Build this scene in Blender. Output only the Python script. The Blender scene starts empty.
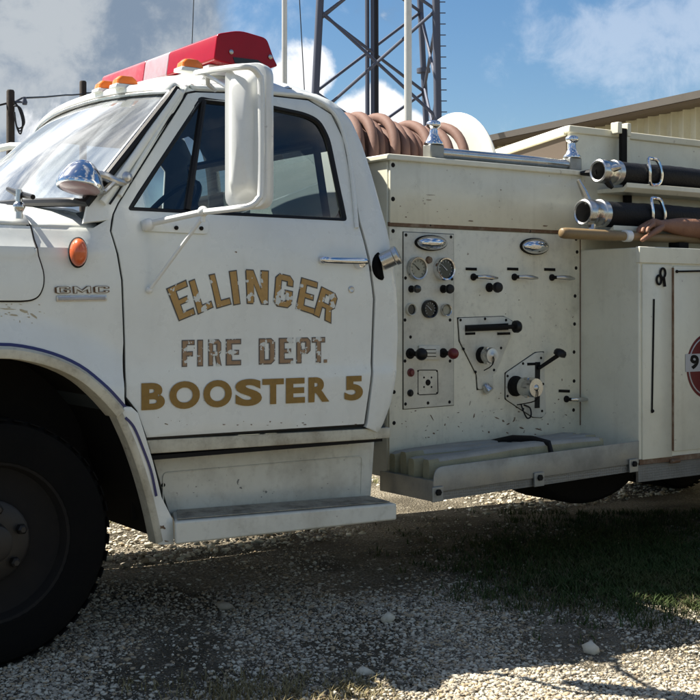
import bpy, bmesh, math, random
import numpy as np
from mathutils import Vector, Matrix
R = math.radians
random.seed(7); rng = np.random.default_rng(7)
sc = bpy.context.scene
COL = sc.collection

# ------------------------------------------------------------------ camera
CAM = Vector((-1.38, -4.07, 1.25))
YAW = R(55.0)                       # angle between the view axis and the truck's length axis (+X)
FWD = Vector((math.cos(YAW), math.sin(YAW), 0)); RGT = Vector((math.sin(YAW), -math.cos(YAW), 0))
FPX, HOR = 1220.0, 302.0            # focal length and horizon row of the 700 px photograph
cd = bpy.data.cameras.new('camera'); cam = bpy.data.objects.new('camera', cd); COL.objects.link(cam)
cam.location = CAM
cam.rotation_euler = (R(90), 0, YAW - R(90))
cd.sensor_width = 36; cd.lens = 36 * FPX / 700; cd.shift_y = -(350 - HOR) / 700
cd.clip_start = 0.05; cd.clip_end = 2000
sc.camera = cam

# ------------------------------------------------------------------ exposure
sc.view_settings.view_transform = 'Standard'; sc.view_settings.look = 'None'
sc.view_settings.gamma = 1.0; sc.view_settings.use_curve_mapping = False
sc.view_settings.exposure = 1.30

# ------------------------------------------------------------------ sun and sky
SUN_EL, SUN_AZ = R(53.7), R(-37.8)
TOSUN = Vector((math.sin(SUN_AZ) * math.cos(SUN_EL), math.cos(SUN_AZ) * math.cos(SUN_EL), math.sin(SUN_EL)))
sd = bpy.data.lights.new('sun', 'SUN'); sd.energy = 5.0; sd.angle = R(0.5); sd.color = (1.0, 0.94, 0.84)
sun = bpy.data.objects.new('sun', sd); COL.objects.link(sun); sun.location = TOSUN * 30
sun.rotation_euler = (-TOSUN).to_track_quat('-Z', 'Y').to_euler()

def pdir(px, py):
    return (FWD + RGT * ((px - 350) / FPX) + Vector((0, 0, 1)) * ((HOR - py) / FPX)).normalized()

w = bpy.data.worlds.new('World'); sc.world = w; w.use_nodes = True
nt = w.node_tree; N = nt.nodes; L = nt.links; N.clear()
def nd(tree, typ, **kw):
    n = tree.nodes.new(typ)
    for k, v in kw.items(): setattr(n, k, v)
    return n
def mth(tree, op, a, b=None, clamp=False):
    n = tree.nodes.new('ShaderNodeMath'); n.operation = op; n.use_clamp = clamp
    for i, x in enumerate((a, b)):
        if x is None: continue
        if isinstance(x, (int, float)): n.inputs[i].default_value = x
        else: tree.links.new(x, n.inputs[i])
    return n.outputs[0]
def maprange(tree, v, a, b, c=0.0, d=1.0, smooth=True):
    n = tree.nodes.new('ShaderNodeMapRange'); n.interpolation_type = 'SMOOTHSTEP' if smooth else 'LINEAR'
    tree.links.new(v, n.inputs[0])
    for i, x in zip((1, 2, 3, 4), (a, b, c, d)): n.inputs[i].default_value = x
    return n.outputs[0]
def mixc(tree, f, a, b):
    n = tree.nodes.new('ShaderNodeMix'); n.data_type = 'RGBA'
    for s, x in ((n.inputs[0], f), (n.inputs[6], a), (n.inputs[7], b)):
        if isinstance(x, (int, float)): s.default_value = x
        elif isinstance(x, tuple): s.default_value = (*x, 1) if len(x) == 3 else x
        else: tree.links.new(x, s)
    return n.outputs[2]
sky = nd(nt, 'ShaderNodeTexSky', sky_type='NISHITA', sun_disc=False, sun_elevation=SUN_EL, sun_rotation=SUN_AZ)
sky.air_density = 1.0; sky.dust_density = 0.6; sky.ozone_density = 1.6
bg = nd(nt, 'ShaderNodeBackground'); bg.inputs[1].default_value = 0.06
wo = nd(nt, 'ShaderNodeOutputWorld'); L.new(bg.outputs[0], wo.inputs[0])
tc = nd(nt, 'ShaderNodeTexCoord'); D = tc.outputs['Generated']
def noise(tree, vec, scale, detail=6, rough=0.55, dist=0.0):
    n = tree.nodes.new('ShaderNodeTexNoise'); tree.links.new(vec, n.inputs['Vector'])
    n.inputs['Scale'].default_value = scale; n.inputs['Detail'].default_value = detail
    n.inputs['Roughness'].default_value = rough; n.inputs['Distortion'].default_value = dist
    return n.outputs[0]
def blob(px, py, rad, s, d=None):
    n = nt.nodes.new('ShaderNodeVectorMath'); n.operation = 'DOT_PRODUCT'
    L.new(D, n.inputs[0]); n.inputs[1].default_value = d or pdir(px, py)
    a = math.atan(rad / FPX)
    return maprange(nt, n.outputs['Value'], math.cos(a), 1.0, 0.0, s)
def total(bl):
    o = bl[0]
    for b in bl[1:]: o = mth(nt, 'ADD', o, b)
    return o
nz = noise(nt, D, 16, 9, 0.6, 0.3); nz2 = noise(nt, D, 7, 6, 0.55)
nzc = mth(nt, 'SUBTRACT', nz, 0.5)
# bright cumulus, then the grey bank, then thin veils, in world directions
white = total([blob(300, 70, 48, .75), blob(290, 100, 40, .6), blob(368, 118, 45, .8), blob(392, 122, 35, .6), blob(345, 128, 32, .5), blob(420, 135, 30, .5), blob(25, 175, 80, .38), blob(60, 125, 50, .2)])
wd = maprange(nt, mth(nt, 'ADD', white, mth(nt, 'MULTIPLY', nzc, 1.7)), 0.28, 0.62)
grey = total([blob(50, 30, 215, 1.5), blob(-120, 60, 330, 1.4), blob(140, 70, 110, .5)])
gd = maprange(nt, mth(nt, 'ADD', grey, mth(nt, 'MULTIPLY', nzc, 2.0)), 0.15, 0.95)
lite = total([blob(35, 50, 110, .7), blob(20, 100, 90, .4), blob(200, 10, 90, .4)])
lt = maprange(nt, mth(nt, 'ADD', lite, mth(nt, 'MULTIPLY', mth(nt, 'SUBTRACT', noise(nt, D, 19, 10, 0.62, 0.2), 0.5), 3.4)), 0.05, 1.05)
veil = total([blob(655, 48, 85, .65), blob(560, 25, 70, .5), blob(600, 40, 55, .3), blob(690, 10, 90, .5), blob(575, 75, 40, .25), blob(210, 20, 110, .5)])
nzv = mth(nt, 'SUBTRACT', noise(nt, D, 22, 10, 0.62, 0.25), 0.5)
vd = maprange(nt, mth(nt, 'ADD', veil, mth(nt, 'MULTIPLY', nzv, 3.2)), 0.2, 1.3, 0, 0.44)
# the rest of the sky: broken cloud, kept off the blue part the photograph shows
vm = nt.nodes.new('ShaderNodeVectorMath'); vm.operation = 'DOT_PRODUCT'; L.new(D, vm.inputs[0]); vm.inputs[1].default_value = pdir(350, 150)
away = maprange(nt, vm.outputs['Value'], math.cos(R(20)), math.cos(R(34)))
gen = mth(nt, 'MULTIPLY', maprange(nt, noise(nt, D, 2.6, 9, 0.58, 0.4), 0.50, 0.62), away)
skyc = nd(nt, 'ShaderNodeHueSaturation'); skyc.inputs['Saturation'].default_value = 1.28; skyc.inputs['Value'].default_value = 0.80
L.new(sky.outputs[0], skyc.inputs['Color'])
c = skyc.outputs[0]
WC = (7.6, 7.7, 7.9)
c = mixc(nt, vd, c, (5.5, 6.0, 6.8))
gcol = mixc(nt, lt, (1.55, 2.05, 2.75), (3.5, 3.8, 4.1))
c = mixc(nt, gd, c, gcol)
c = mixc(nt, wd, c, WC)
c = mixc(nt, gen, c, mixc(nt, maprange(nt, nz2, 0.4, 0.6), (2.2, 2.4, 2.7), (5.5, 5.5, 5.6)))
glow = maprange(nt, blob(0, 0, 900, 1.0, d=Vector((-.25, .75, .62)).normalized()), .0, .7)  # bright streaky cloud added out of view for the windshield to reflect
stk = maprange(nt, noise(nt, D, 5.0, 9, 0.6, 0.25), 0.42, 0.62)
c = mixc(nt, mth(nt, 'MULTIPLY', glow, stk), c, (15, 15, 15))
L.new(c, bg.inputs[0])

# ------------------------------------------------------------------ helpers: pixel of the photo -> point on a real plane
def ray(px, py):
    return FWD + RGT * ((px - 350) / FPX) + Vector((0, 0, 1)) * ((HOR - py) / FPX)
def at(px, py, Y):
    d = ray(px, py); t = (Y - CAM.y) / d.y
    return CAM + d * t
def atx(px, py, X):
    d = ray(px, py); t = (X - CAM.x) / d.x
    return CAM + d * t
def atz(px, py, Z=0.0):
    d = ray(px, py); t = (Z - CAM.z) / d.z
    return CAM + d * t
def atd(px, py, depth):
    return CAM + ray(px, py) * depth
def scale_at(px, Y):                 # metres per photo pixel on the plane y = Y
    d = ray(px, HOR); return (Y - CAM.y) / d.y / FPX
def on(px, py, fn):
    Y = 0.0
    for _ in range(10):
        p = at(px, py, Y); Y = fn(p.x, p.z)
    return at(px, py, Y)

# ------------------------------------------------------------------ materials
def mat(name, col, rough=0.5, metal=0.0, spec=0.5, coat=0.0, dirt=0.0, dirtcol=(.10, .085, .06), dscale=3.0, streak=0.0, bump=0.0, bscale=40.0, rvar=0.0, speck=0.0, speckcol=(.12, .05, .02)):
    m = bpy.data.materials.new(name); m.use_nodes = True
    t = m.node_tree; b = t.nodes['Principled BSDF']
    b.inputs['Base Color'].default_value = (*col, 1); b.inputs['Roughness'].default_value = rough
    b.inputs['Metallic'].default_value = metal; b.inputs['Specular IOR Level'].default_value = spec
    b.inputs['Coat Weight'].default_value = coat
    o = t.nodes.new('ShaderNodeTexCoord').outputs['Object']
    cc = None
    if dirt or speck or streak:
        cc = col
        if dirt:
            f = maprange(t, noise(t, o, dscale, 8, 0.65), 0.42, 0.75, 0, dirt); cc = mixc(t, f, cc, dirtcol)
            f = maprange(t, noise(t, o, dscale * 9, 4, 0.6), 0.5, 0.8, 0, dirt * 0.6); cc = mixc(t, f, cc, dirtcol)
        if streak:
            mp = t.nodes.new('ShaderNodeMapping'); t.links.new(o, mp.inputs[0]); mp.inputs['Scale'].default_value = (14, 14, 0.9)
            f = maprange(t, noise(t, mp.outputs[0], 1.0, 5, 0.6), 0.5, 0.8, 0, streak); cc = mixc(t, f, cc, dirtcol)
        if speck:
            f = maprange(t, noise(t, o, 26, 3, 0.7), 0.68, 0.74, 0, speck); cc = mixc(t, f, cc, speckcol); f = maprange(t, noise(t, o, 9, 5, 0.75), 0.68, 0.73, 0, speck * .8); cc = mixc(t, f, cc, tuple(x * 1.3 + .03 for x in speckcol))
        t.links.new(cc, b.inputs['Base Color'])
    if rvar:
        t.links.new(maprange(t, noise(t, o, 5, 6, 0.6), 0.3, 0.7, max(0.02, rough - rvar), min(1, rough + rvar)), b.inputs['Roughness'])
    if bump:
        bn = t.nodes.new('ShaderNodeBump'); bn.inputs['Strength'].default_value = bump; bn.inputs['Distance'].default_value = 0.01
        t.links.new(noise(t, o, bscale, 5, 0.6), bn.inputs['Height']); t.links.new(bn.outputs[0], b.inputs['Normal'])
    return m
M = {}
M['cab'] = mat('cab_paint', (.75, .77, .725), .32, coat=.25, dirt=.13, dirtcol=(.30, .28, .22), dscale=2.2, streak=.08, bump=.11, bscale=3.5, rvar=.12, speck=.16, speckcol=(.22, .17, .11))
M['cabdirty'] = mat('cab_paint_dirty', (.60, .57, .45), .55, dirt=.75, dirtcol=(.22, .18, .12), dscale=5, streak=.3, bump=.1, speck=.6, rvar=.1)
M['skirt'] = mat('skirt_paint', (.66, .65, .56), .42, dirt=.48, dirtcol=(.25, .22, .16), dscale=3.5, streak=.15, bump=.06, bscale=8, speck=.5, rvar=.1)
M['body'] = mat('body_paint', (.75, .73, .595), .36, coat=.15, dirt=.22, dirtcol=(.27, .24, .16), dscale=2.4, streak=.16, bump=.05, bscale=6, speck=.45, rvar=.1)
M['panel'] = mat('panel_paint', (.765, .735, .59), .42, dirt=.35, dirtcol=(.20, .18, .13), dscale=4, streak=.22, bump=.06, bscale=9, speck=.6, rvar=.1)
M['plate'] = mat('plate_paint', (.64, .62, .52), .4, metal=.0, dirt=.35, dirtcol=(.18, .16, .12), dscale=8, rvar=.1, speck=.5)
M['rust'] = mat('rust_edge', (.13, .07, .035), .85, dirt=.5, dirtcol=(.35, .30, .22), dscale=18)
M['greymark2'] = mat('grey_scuff', (.20, .20, .18), .6); M['stain'] = mat('rust_stain', (.42, .36, .24), .6, dirt=.4, dirtcol=(.55, .52, .42), dscale=40)
M['tread'] = mat('tread_paint', (.36, .33, .26), .65, dirt=.95, dirtcol=(.05, .038, .026), dscale=9, bump=.4, bscale=60)
M['chrome'] = mat('chrome', (.72, .73, .75), .10, metal=1.0, rvar=.06, dirt=.15, dirtcol=(.2, .19, .17), dscale=8)
M['worn'] = mat('worn_chrome', (.55, .55, .54), .28, metal=1.0, rvar=.12, dirt=.3, dirtcol=(.15, .14, .12), dscale=9)
M['alu'] = mat('aluminium', (.30, .305, .285), .50, metal=.55, dirt=.45, dirtcol=(.14, .13, .11), dscale=5, streak=.2, rvar=.15)
M['rubber'] = mat('rubber', (.006, .006, .0058), .85, spec=.06, dirt=.25, dirtcol=(.014, .0125, .010), bump=.15)
M['black'] = mat('black_plastic', (.009, .009, .0095), .4, spec=.25)
M['hoseblk'] = mat('hose_black', (.007, .007, .008), .6, spec=.25, bump=.4, bscale=90, dirt=.3, dirtcol=(.03, .03, .03))
M['dark'] = mat('dark_metal', (.013, .012, .011), .8, spec=.15, dirt=.4, dirtcol=(.03, .024, .018))
M['interior'] = mat('interior', (.055, .065, .07), .8, spec=.2, dirt=.2)
M['seat'] = mat('seat_vinyl', (.05, .06, .07), .5)
M['amber'] = mat('amber_lens', (.85, .20, .015), .18, coat=.5)
M['orange'] = mat('orange_lens', (.62, .12, .03), .22, coat=.5, dirt=.2)
M['redlens'] = mat('red_lens', (.31, .002, .012), .17, spec=.3, coat=.0, dirt=.25, dirtcol=(.12, .002, .006), dscale=6)
M['redfade'] = mat('red_lens_faded', (.36, .025, .04), .3, coat=.1, dirt=.25, dirtcol=(.6, .3, .3), dscale=5)
M['clearlens'] = mat('clear_lens', (.38, .29, .31), .25, coat=.2, dirt=.6, dirtcol=(.38, .14, .16), dscale=9)
M['mirrorwhite'] = mat('mirror_paint', (.74, .75, .72), .3, coat=.3, dirt=.12, dirtcol=(.35, .3, .2), dscale=6, speck=.3)
M['blue'] = mat('blue_stripe', (.02, .025, .12), .4)
M['redknob'] = mat('red_knob', (.13, .012, .012), .35)
M['gauge'] = mat('gauge_face', (.30, .29, .22), .25, dirt=.4, dirtcol=(.15, .13, .08), dscale=20)
M['gaugeblk'] = mat('gauge_black', (.012, .014, .016), .15)
M['greymark'] = mat('grey_mark', (.45, .45, .45), .4)
M['canvas'] = mat('hose_canvas', (.29, .275, .175), .85, dirt=.35, dirtcol=(.13, .12, .08), dscale=9, bump=.35, bscale=120, streak=.2)
M['canvasgrey'] = mat('hose_canvas_top', (.30, .30, .27), .85, dirt=.35, dirtcol=(.17, .16, .13), dscale=7, bump=.3, bscale=120)
M['redhose'] = mat('hose_rubber_red', (.185, .108, .084), .7, spec=.2, dirt=.6, dirtcol=(.15, .085, .065), dscale=7, bump=.15, bscale=50)
M['wood'] = mat('wood', (.24, .165, .075), .5, dirt=.6, dirtcol=(.16, .10, .05), dscale=6, bump=.1)
M['reelwhite'] = mat('reel_paint', (.74, .73, .66), .4, dirt=.2, dirtcol=(.4, .36, .25))
M['cream'] = mat('cream_paint', (.70, .67, .52), .45, dirt=.25, dirtcol=(.35, .3, .2), speck=.4)
M['steel'] = mat('galvanised_steel', (.085, .095, .13), .55, metal=.3, dirt=.3, dirtcol=(.09, .09, .1))
M['polewhite'] = mat('pole_paint', (.62, .61, .57), .35, metal=.2, dirt=.15)
M['polewood'] = mat('pole_wood', (.035, .025, .020), .9, dirt=.3, bump=.3)
M['wire'] = mat('wire_black', (.02, .02, .022), .6)
M['siding'] = mat('siding_paint', (.56, .53, .40), .55, dirt=.25, dirtcol=(.28, .24, .16), streak=.15)
M['roofbrown'] = mat('roof_metal', (.185, .17, .155), .5, dirt=.25, dirtcol=(.1, .08, .07))
M['soffit'] = mat('soffit', (.10, .075, .055), .8)
M['skin'] = mat('skin', (.27, .14, .085), .5, spec=.35, dirt=.45, dirtcol=(.17, .075, .045), dscale=16, bump=.35, bscale=130)
M['shirt'] = mat('shirt_cloth', (.04, .06, .11), .9, bump=.2); M['trouser'] = mat('trouser_cloth', (.05, .055, .07), .9, bump=.2)
M['hair'] = mat('hair', (.02, .013, .01), .6, bump=.5, bscale=150); M['eyewhite'] = mat('eye_white', (.7, .68, .65), .2); M['lip'] = mat('lip', (.28, .10, .08), .5)
M['mirrorglass'] = mat('mirror_glass', (.85, .86, .87), .02, metal=1.0)
def glassmat(name, tint, f0=0.06, refl=1.0):
    m = bpy.data.materials.new(name); m.use_nodes = True; t = m.node_tree; t.nodes.clear()
    tr = t.nodes.new('ShaderNodeBsdfTransparent'); tr.inputs[0].default_value = (*tint, 1)
    gl = t.nodes.new('ShaderNodeBsdfGlossy'); gl.inputs['Roughness'].default_value = 0.015; gl.inputs[0].default_value = (refl, refl, refl, 1)
    fr = t.nodes.new('ShaderNodeFresnel'); fr.inputs[0].default_value = 1.5
    f = mth(t, 'MINIMUM', mth(t, 'MULTIPLY', fr.outputs[0], 1.7), 1.0)
    mx = t.nodes.new('ShaderNodeMixShader'); t.links.new(f, mx.inputs[0]); t.links.new(tr.outputs[0], mx.inputs[1]); t.links.new(gl.outputs[0], mx.inputs[2])
    o = t.nodes.new('ShaderNodeOutputMaterial'); t.links.new(mx.outputs[0], o.inputs[0]); return m
M['glass'] = glassmat('window_glass', (.40, .47, .50))
def reflection_streaks(name, tint):
    m = glassmat(name, tint); t = m.node_tree; out = [n for n in t.nodes if n.type == 'OUTPUT_MATERIAL'][0]; src = out.inputs[0].links[0].from_socket
    o = t.nodes.new('ShaderNodeTexCoord').outputs['Object']; mp = t.nodes.new('ShaderNodeMapping'); t.links.new(o, mp.inputs[0]); mp.inputs['Scale'].default_value = (1.2, 5.5, 1.6); mp.inputs['Rotation'].default_value = (R(22), 0, 0)
    f = maprange(t, noise(t, mp.outputs[0], 1.5, 7, .6, .5), .40, .70, .10, .36)  # pale diffuse streaks painted in for bright cloud reflections
    df = t.nodes.new('ShaderNodeBsdfDiffuse'); df.inputs[0].default_value = (.62, .66, .68, 1)
    mx = t.nodes.new('ShaderNodeMixShader'); t.links.new(f, mx.inputs[0]); t.links.new(src, mx.inputs[1]); t.links.new(df.outputs[0], mx.inputs[2]); t.links.new(mx.outputs[0], out.inputs[0]); return m
M['wsglass'] = reflection_streaks('windshield_glass', (.70, .78, .80))
def chipped(name, col, amt, scale, under=(.62, .64, .60)):
    m = mat(name, col, .5); t = m.node_tree; b = t.nodes['Principled BSDF']
    o = t.nodes.new('ShaderNodeTexCoord').outputs['Object']
    c2 = mixc(t, maprange(t, noise(t, o, 60, 3), .4, .7, 0, .35), col, tuple(x * .6 for x in col))
    f = maprange(t, noise(t, o, scale, 4, .6), amt, amt + .02)
    t.links.new(mixc(t, f, c2, under), b.inputs['Base Color']); return m
M['gold'] = chipped('gold_leaf', (.42, .25, .075), .575, 17); M['goldedge'] = chipped('gold_outline', (.075, .068, .06), .575, 17)
M['gold2'] = chipped('gold_faded', (.31, .195, .105), .555, 24); M['gold2edge'] = chipped('gold_faded_outline', (.11, .095, .085), .545, 24)
M['goldnew'] = chipped('gold_vinyl', (.26, .148, .026), .80, 20)
def diamond(name):
    m = mat(name, (.20, .20, .185), .55, metal=.4, dirt=.5, dirtcol=(.10, .095, .08), dscale=6); t = m.node_tree; b = t.nodes['Principled BSDF']
    o = t.nodes.new('ShaderNodeTexCoord').outputs['Object']
    v = t.nodes.new('ShaderNodeTexVoronoi'); v.inputs['Scale'].default_value = 80; v.inputs['Randomness'].default_value = 0.25; t.links.new(o, v.inputs[0])
    bn = t.nodes.new('ShaderNodeBump'); bn.inputs['Strength'].default_value = .8; bn.inputs['Distance'].default_value = .003; bn.invert = True
    t.links.new(v.outputs[0], bn.inputs['Height']); t.links.new(bn.outputs[0], b.inputs['Normal']); return m
M['diamond'] = diamond('diamond_plate')

# ------------------------------------------------------------------ mesh helpers
class MB:
    def __init__(s): s.bm = bmesh.new(); s.mi = 0
    def face(s, vs):
        try: f = s.bm.faces.new(vs); f.material_index = s.mi; return f
        except ValueError: return None
    def box(s, c, d, rot=None):
        c = Vector(c); h = Vector(d) / 2; m = rot.to_matrix() if rot else None
        v = []
        for x in (-1, 1):
            for y in (-1, 1):
                for z in (-1, 1):
                    q = Vector((x * h.x, y * h.y, z * h.z)); v.append(s.bm.verts.new(c + (m @ q if m else q)))
        for f in ((0, 1, 3, 2), (4, 6, 7, 5), (0, 4, 5, 1), (2, 3, 7, 6), (0, 2, 6, 4), (1, 5, 7, 3)): s.face([v[i] for i in f])
        return s
    def box2(s, a, b):
        a = Vector(a); b = Vector(b); return s.box((a + b) / 2, [abs(b[i] - a[i]) for i in range(3)])
    def lathe(s, base, axis, prof, n=24, cap0=True, cap1=True, sx=1.0, sy=1.0, up=None):
        base = Vector(base); ax = Vector(axis).normalized()
        u = (Vector(up) if up else (Vector((0, 0, 1)) if abs(ax.z) < .9 else Vector((1, 0, 0)))).cross(ax).normalized(); v = ax.cross(u)
        rings = []
        for h, r in prof:
            rings.append([s.bm.verts.new(base + ax * h + (u * math.cos(a) * sx + v * math.sin(a) * sy) * r) for a in [2 * math.pi * i / n for i in range(n)]])
        for a, b in zip(rings, rings[1:]):
            for i in range(n): s.face([a[i], a[(i + 1) % n], b[(i + 1) % n], b[i]])
        if cap0: s.face(rings[0][::-1])
        if cap1: s.face(rings[-1])
        return s
    def cyl(s, a, b, r0, r1=None, n=16):
        a = Vector(a); b = Vector(b); return s.lathe(a, b - a, [(0, r0), ((b - a).length, r0 if r1 is None else r1)], n)
    def tube(s, pts, r, n=10, closed=False, sx=1.0):
        pts = [Vector(p) for p in pts]; m = len(pts); rings = []; pu = None
        for i, p in enumerate(pts):
            a = pts[i - 1] if (i or closed) else pts[0]; b = pts[(i + 1) % m] if (i < m - 1 or closed) else pts[-1]
            t = (b - a).normalized()
            if pu is None: pu = (Vector((0, 0, 1)) if abs(t.z) < .9 else Vector((0, 1, 0))).cross(t).normalized()
            u = (pu - t * pu.dot(t)).normalized(); pu = u; v = t.cross(u)
            rr = r[i] if isinstance(r, (list, tuple)) else r
            rings.append([s.bm.verts.new(p + (u * math.cos(q) * sx + v * math.sin(q)) * rr) for q in [2 * math.pi * k / n for k in range(n)]])
        for i in range(m if closed else m - 1):
            a, b = rings[i], rings[(i + 1) % m]
            for k in range(n): s.face([a[k], a[(k + 1) % n], b[(k + 1) % n], b[k]])
        if not closed: s.face(rings[0][::-1]); s.face(rings[-1])
        return s
    def prism(s, poly, ext):           # poly: 3-D points in a plane, ext: extrusion vector
        e = Vector(ext); a = [s.bm.verts.new(Vector(p)) for p in poly]; b = [s.bm.verts.new(Vector(p) + e) for p in poly]
        s.face(a); s.face(b[::-1])
        for i in range(len(a)): j = (i + 1) % len(a); s.face([a[j], a[i], b[i], b[j]])
        return s
    def grid(s, rows, skip=None):
        vr = [[s.bm.verts.new(Vector(p)) for p in r] for r in rows]
        for i in range(len(vr) - 1):
            for j in range(len(vr[0]) - 1):
                if skip and skip(rows[i][j], rows[i + 1][j + 1]): continue
                s.face([vr[i][j], vr[i][j + 1], vr[i + 1][j + 1], vr[i + 1][j]])
        return s
    def ball(s, c, r, n=14, sc=(1, 1, 1)):
        c = Vector(c); prof = []
        rows = [[c + Vector((r * sc[0] * math.sin(t) * math.cos(p), r * sc[1] * math.sin(t) * math.sin(p), r * sc[2] * math.cos(t))) for p in [2 * math.pi * k / n for k in range(n)]] for t in [math.pi * i / (n // 2) for i in range(1, n // 2)]]
        vr = [[s.bm.verts.new(p) for p in row] for row in rows]
        top = s.bm.verts.new(c + Vector((0, 0, r * sc[2]))); bot = s.bm.verts.new(c - Vector((0, 0, r * sc[2])))
        for a, b in zip(vr, vr[1:]):
            for k in range(n): s.face([a[k], b[k], b[(k + 1) % n], a[(k + 1) % n]])
        for k in range(n): s.face([top, vr[0][k], vr[0][(k + 1) % n]]); s.face([bot, vr[-1][(k + 1) % n], vr[-1][k]])
        return s
    def build(s, name, mats, parent=None, smooth=35, bevel=0.0, seg=2, solid=0.0, recalc=True, subsurf=0, inner=False):
        if recalc: bmesh.ops.recalc_face_normals(s.bm, faces=s.bm.faces)
        me = bpy.data.meshes.new(name); s.bm.to_mesh(me); s.bm.free()
        return link(name, me, mats, parent, smooth, bevel, seg, solid, subsurf, inner)
def link(name, me, mats, parent=None, smooth=35, bevel=0.0, seg=2, solid=0.0, subsurf=0, inner=False):
    for m in (mats if isinstance(mats, (list, tuple)) else [mats]): me.materials.append(m)
    if smooth:
        me.polygons.foreach_set('use_smooth', [True] * len(me.polygons)); me.set_sharp_from_angle(angle=R(smooth))
    o = bpy.data.objects.new(name, me); COL.objects.link(o)
    if solid:
        md = o.modifiers.new('thickness', 'SOLIDIFY'); md.thickness = solid; md.offset = -1
        if len(me.materials) == 2 and inner: md.material_offset = 1; md.material_offset_rim = 0
    if bevel:
        md = o.modifiers.new('edge', 'BEVEL'); md.width = bevel; md.segments = seg; md.limit_method = 'ANGLE'; md.angle_limit = R(40); md.harden_normals = False
    if subsurf:
        md = o.modifiers.new('smooth', 'SUBSURF'); md.levels = subsurf; md.render_levels = subsurf
    if parent: setpar(o, parent)
    return o
ORIG = {}
def setpar(o, p):
    while p.parent and p.parent.parent: p = p.parent
    o.parent = p
    if p.name in ORIG: o.matrix_parent_inverse = Matrix.Translation(-ORIG[p.name])
def thing(name, label, cat, loc, group=None):
    o = bpy.data.objects.new(name, None); COL.objects.link(o); o.location = loc; o.empty_display_size = .2
    ORIG[o.name] = Vector(loc); return tag(o, label, cat, group)
def tag(o, label, cat, group=None):
    o['label'] = label; o['category'] = cat
    if group: o['group'] = group
    return o
def crom(pts, n=6, closed=False):
    P = [np.array(p, float) for p in pts]; m = len(P); out = []
    for i in range(m if closed else m - 1):
        p0 = P[i - 1] if (i or closed) else P[0]; p1 = P[i]; p2 = P[(i + 1) % m]; p3 = P[(i + 2) % m] if (i + 2 < m or closed) else P[-1]
        for k in range(n):
            t = k / n
            out.append(tuple(.5 * (2 * p1 + (p2 - p0) * t + (2 * p0 - 5 * p1 + 4 * p2 - p3) * t * t + (3 * p1 - p0 - 3 * p2 + p3) * t ** 3)))
    if not closed: out.append(tuple(P[-1]))
    return out
def fillet(pts, r, n=5):
    out = []; m = len(pts)
    for i in range(m):
        a, b, c = (np.array(pts[(i + k) % m], float) for k in (-1, 0, 1))
        rr = r[i] if isinstance(r, (list, tuple)) else r
        if rr <= 0: out.append(tuple(b)); continue
        d0 = a - b; d1 = c - b; l0 = np.linalg.norm(d0); l1 = np.linalg.norm(d1); q = min(rr, l0 * .48, l1 * .48)
        p = b + d0 / l0 * q; s = b + d1 / l1 * q
        for k in range(n + 1):
            t = k / n; out.append(tuple((1 - t) ** 2 * p + 2 * t * (1 - t) * b + t * t * s))
    return out
def fill2d(loops):
    bm = bmesh.new(); ed = []
    for lp in loops:
        v = [bm.verts.new((p[0], 0, p[1])) for p in lp]
        for i in range(len(v)): ed.append(bm.edges.new((v[i], v[(i + 1) % len(v)])))
    bmesh.ops.triangle_fill(bm, use_beauty=True, use_dissolve=False, edges=ed)
    for f in bm.faces:
        f.normal_update()
        if f.normal.y > 0: f.normal_flip()
    return bm
def panel(name, loops, fn, m, parent, thick=.02, step=.06, bevel=.004, off=0.0, smooth=35, seg=2, flip=False):
    bm = fill2d(loops)
    if flip: bmesh.ops.reverse_faces(bm, faces=bm.faces)
    xs = [v.co.x for v in bm.verts]; zs = [v.co.z for v in bm.verts]
    if step:
        for lo, hi, ax in ((min(xs), max(xs), 0), (min(zs), max(zs), 2)):
            k = math.floor(lo / step) + 1
            while k * step < hi:
                co = Vector((0, 0, 0)); co[ax] = k * step; no = Vector((0, 0, 0)); no[ax] = 1
                bmesh.ops.bisect_plane(bm, geom=bm.verts[:] + bm.edges[:] + bm.faces[:], dist=1e-5, plane_co=co, plane_no=no); k += 1
    for v in bm.verts: v.co.y = fn(v.co.x, v.co.z) + off
    me = bpy.data.meshes.new(name); bm.to_mesh(me); bm.free()
    return link(name, me, m, parent, smooth, bevel, seg, thick, 0, isinstance(m, list))
def xz(pxs, fn): return [(lambda p: (p.x, p.z))(on(x, y, fn)) for x, y in pxs]
def flat(Y): return lambda X, Z: Y
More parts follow.
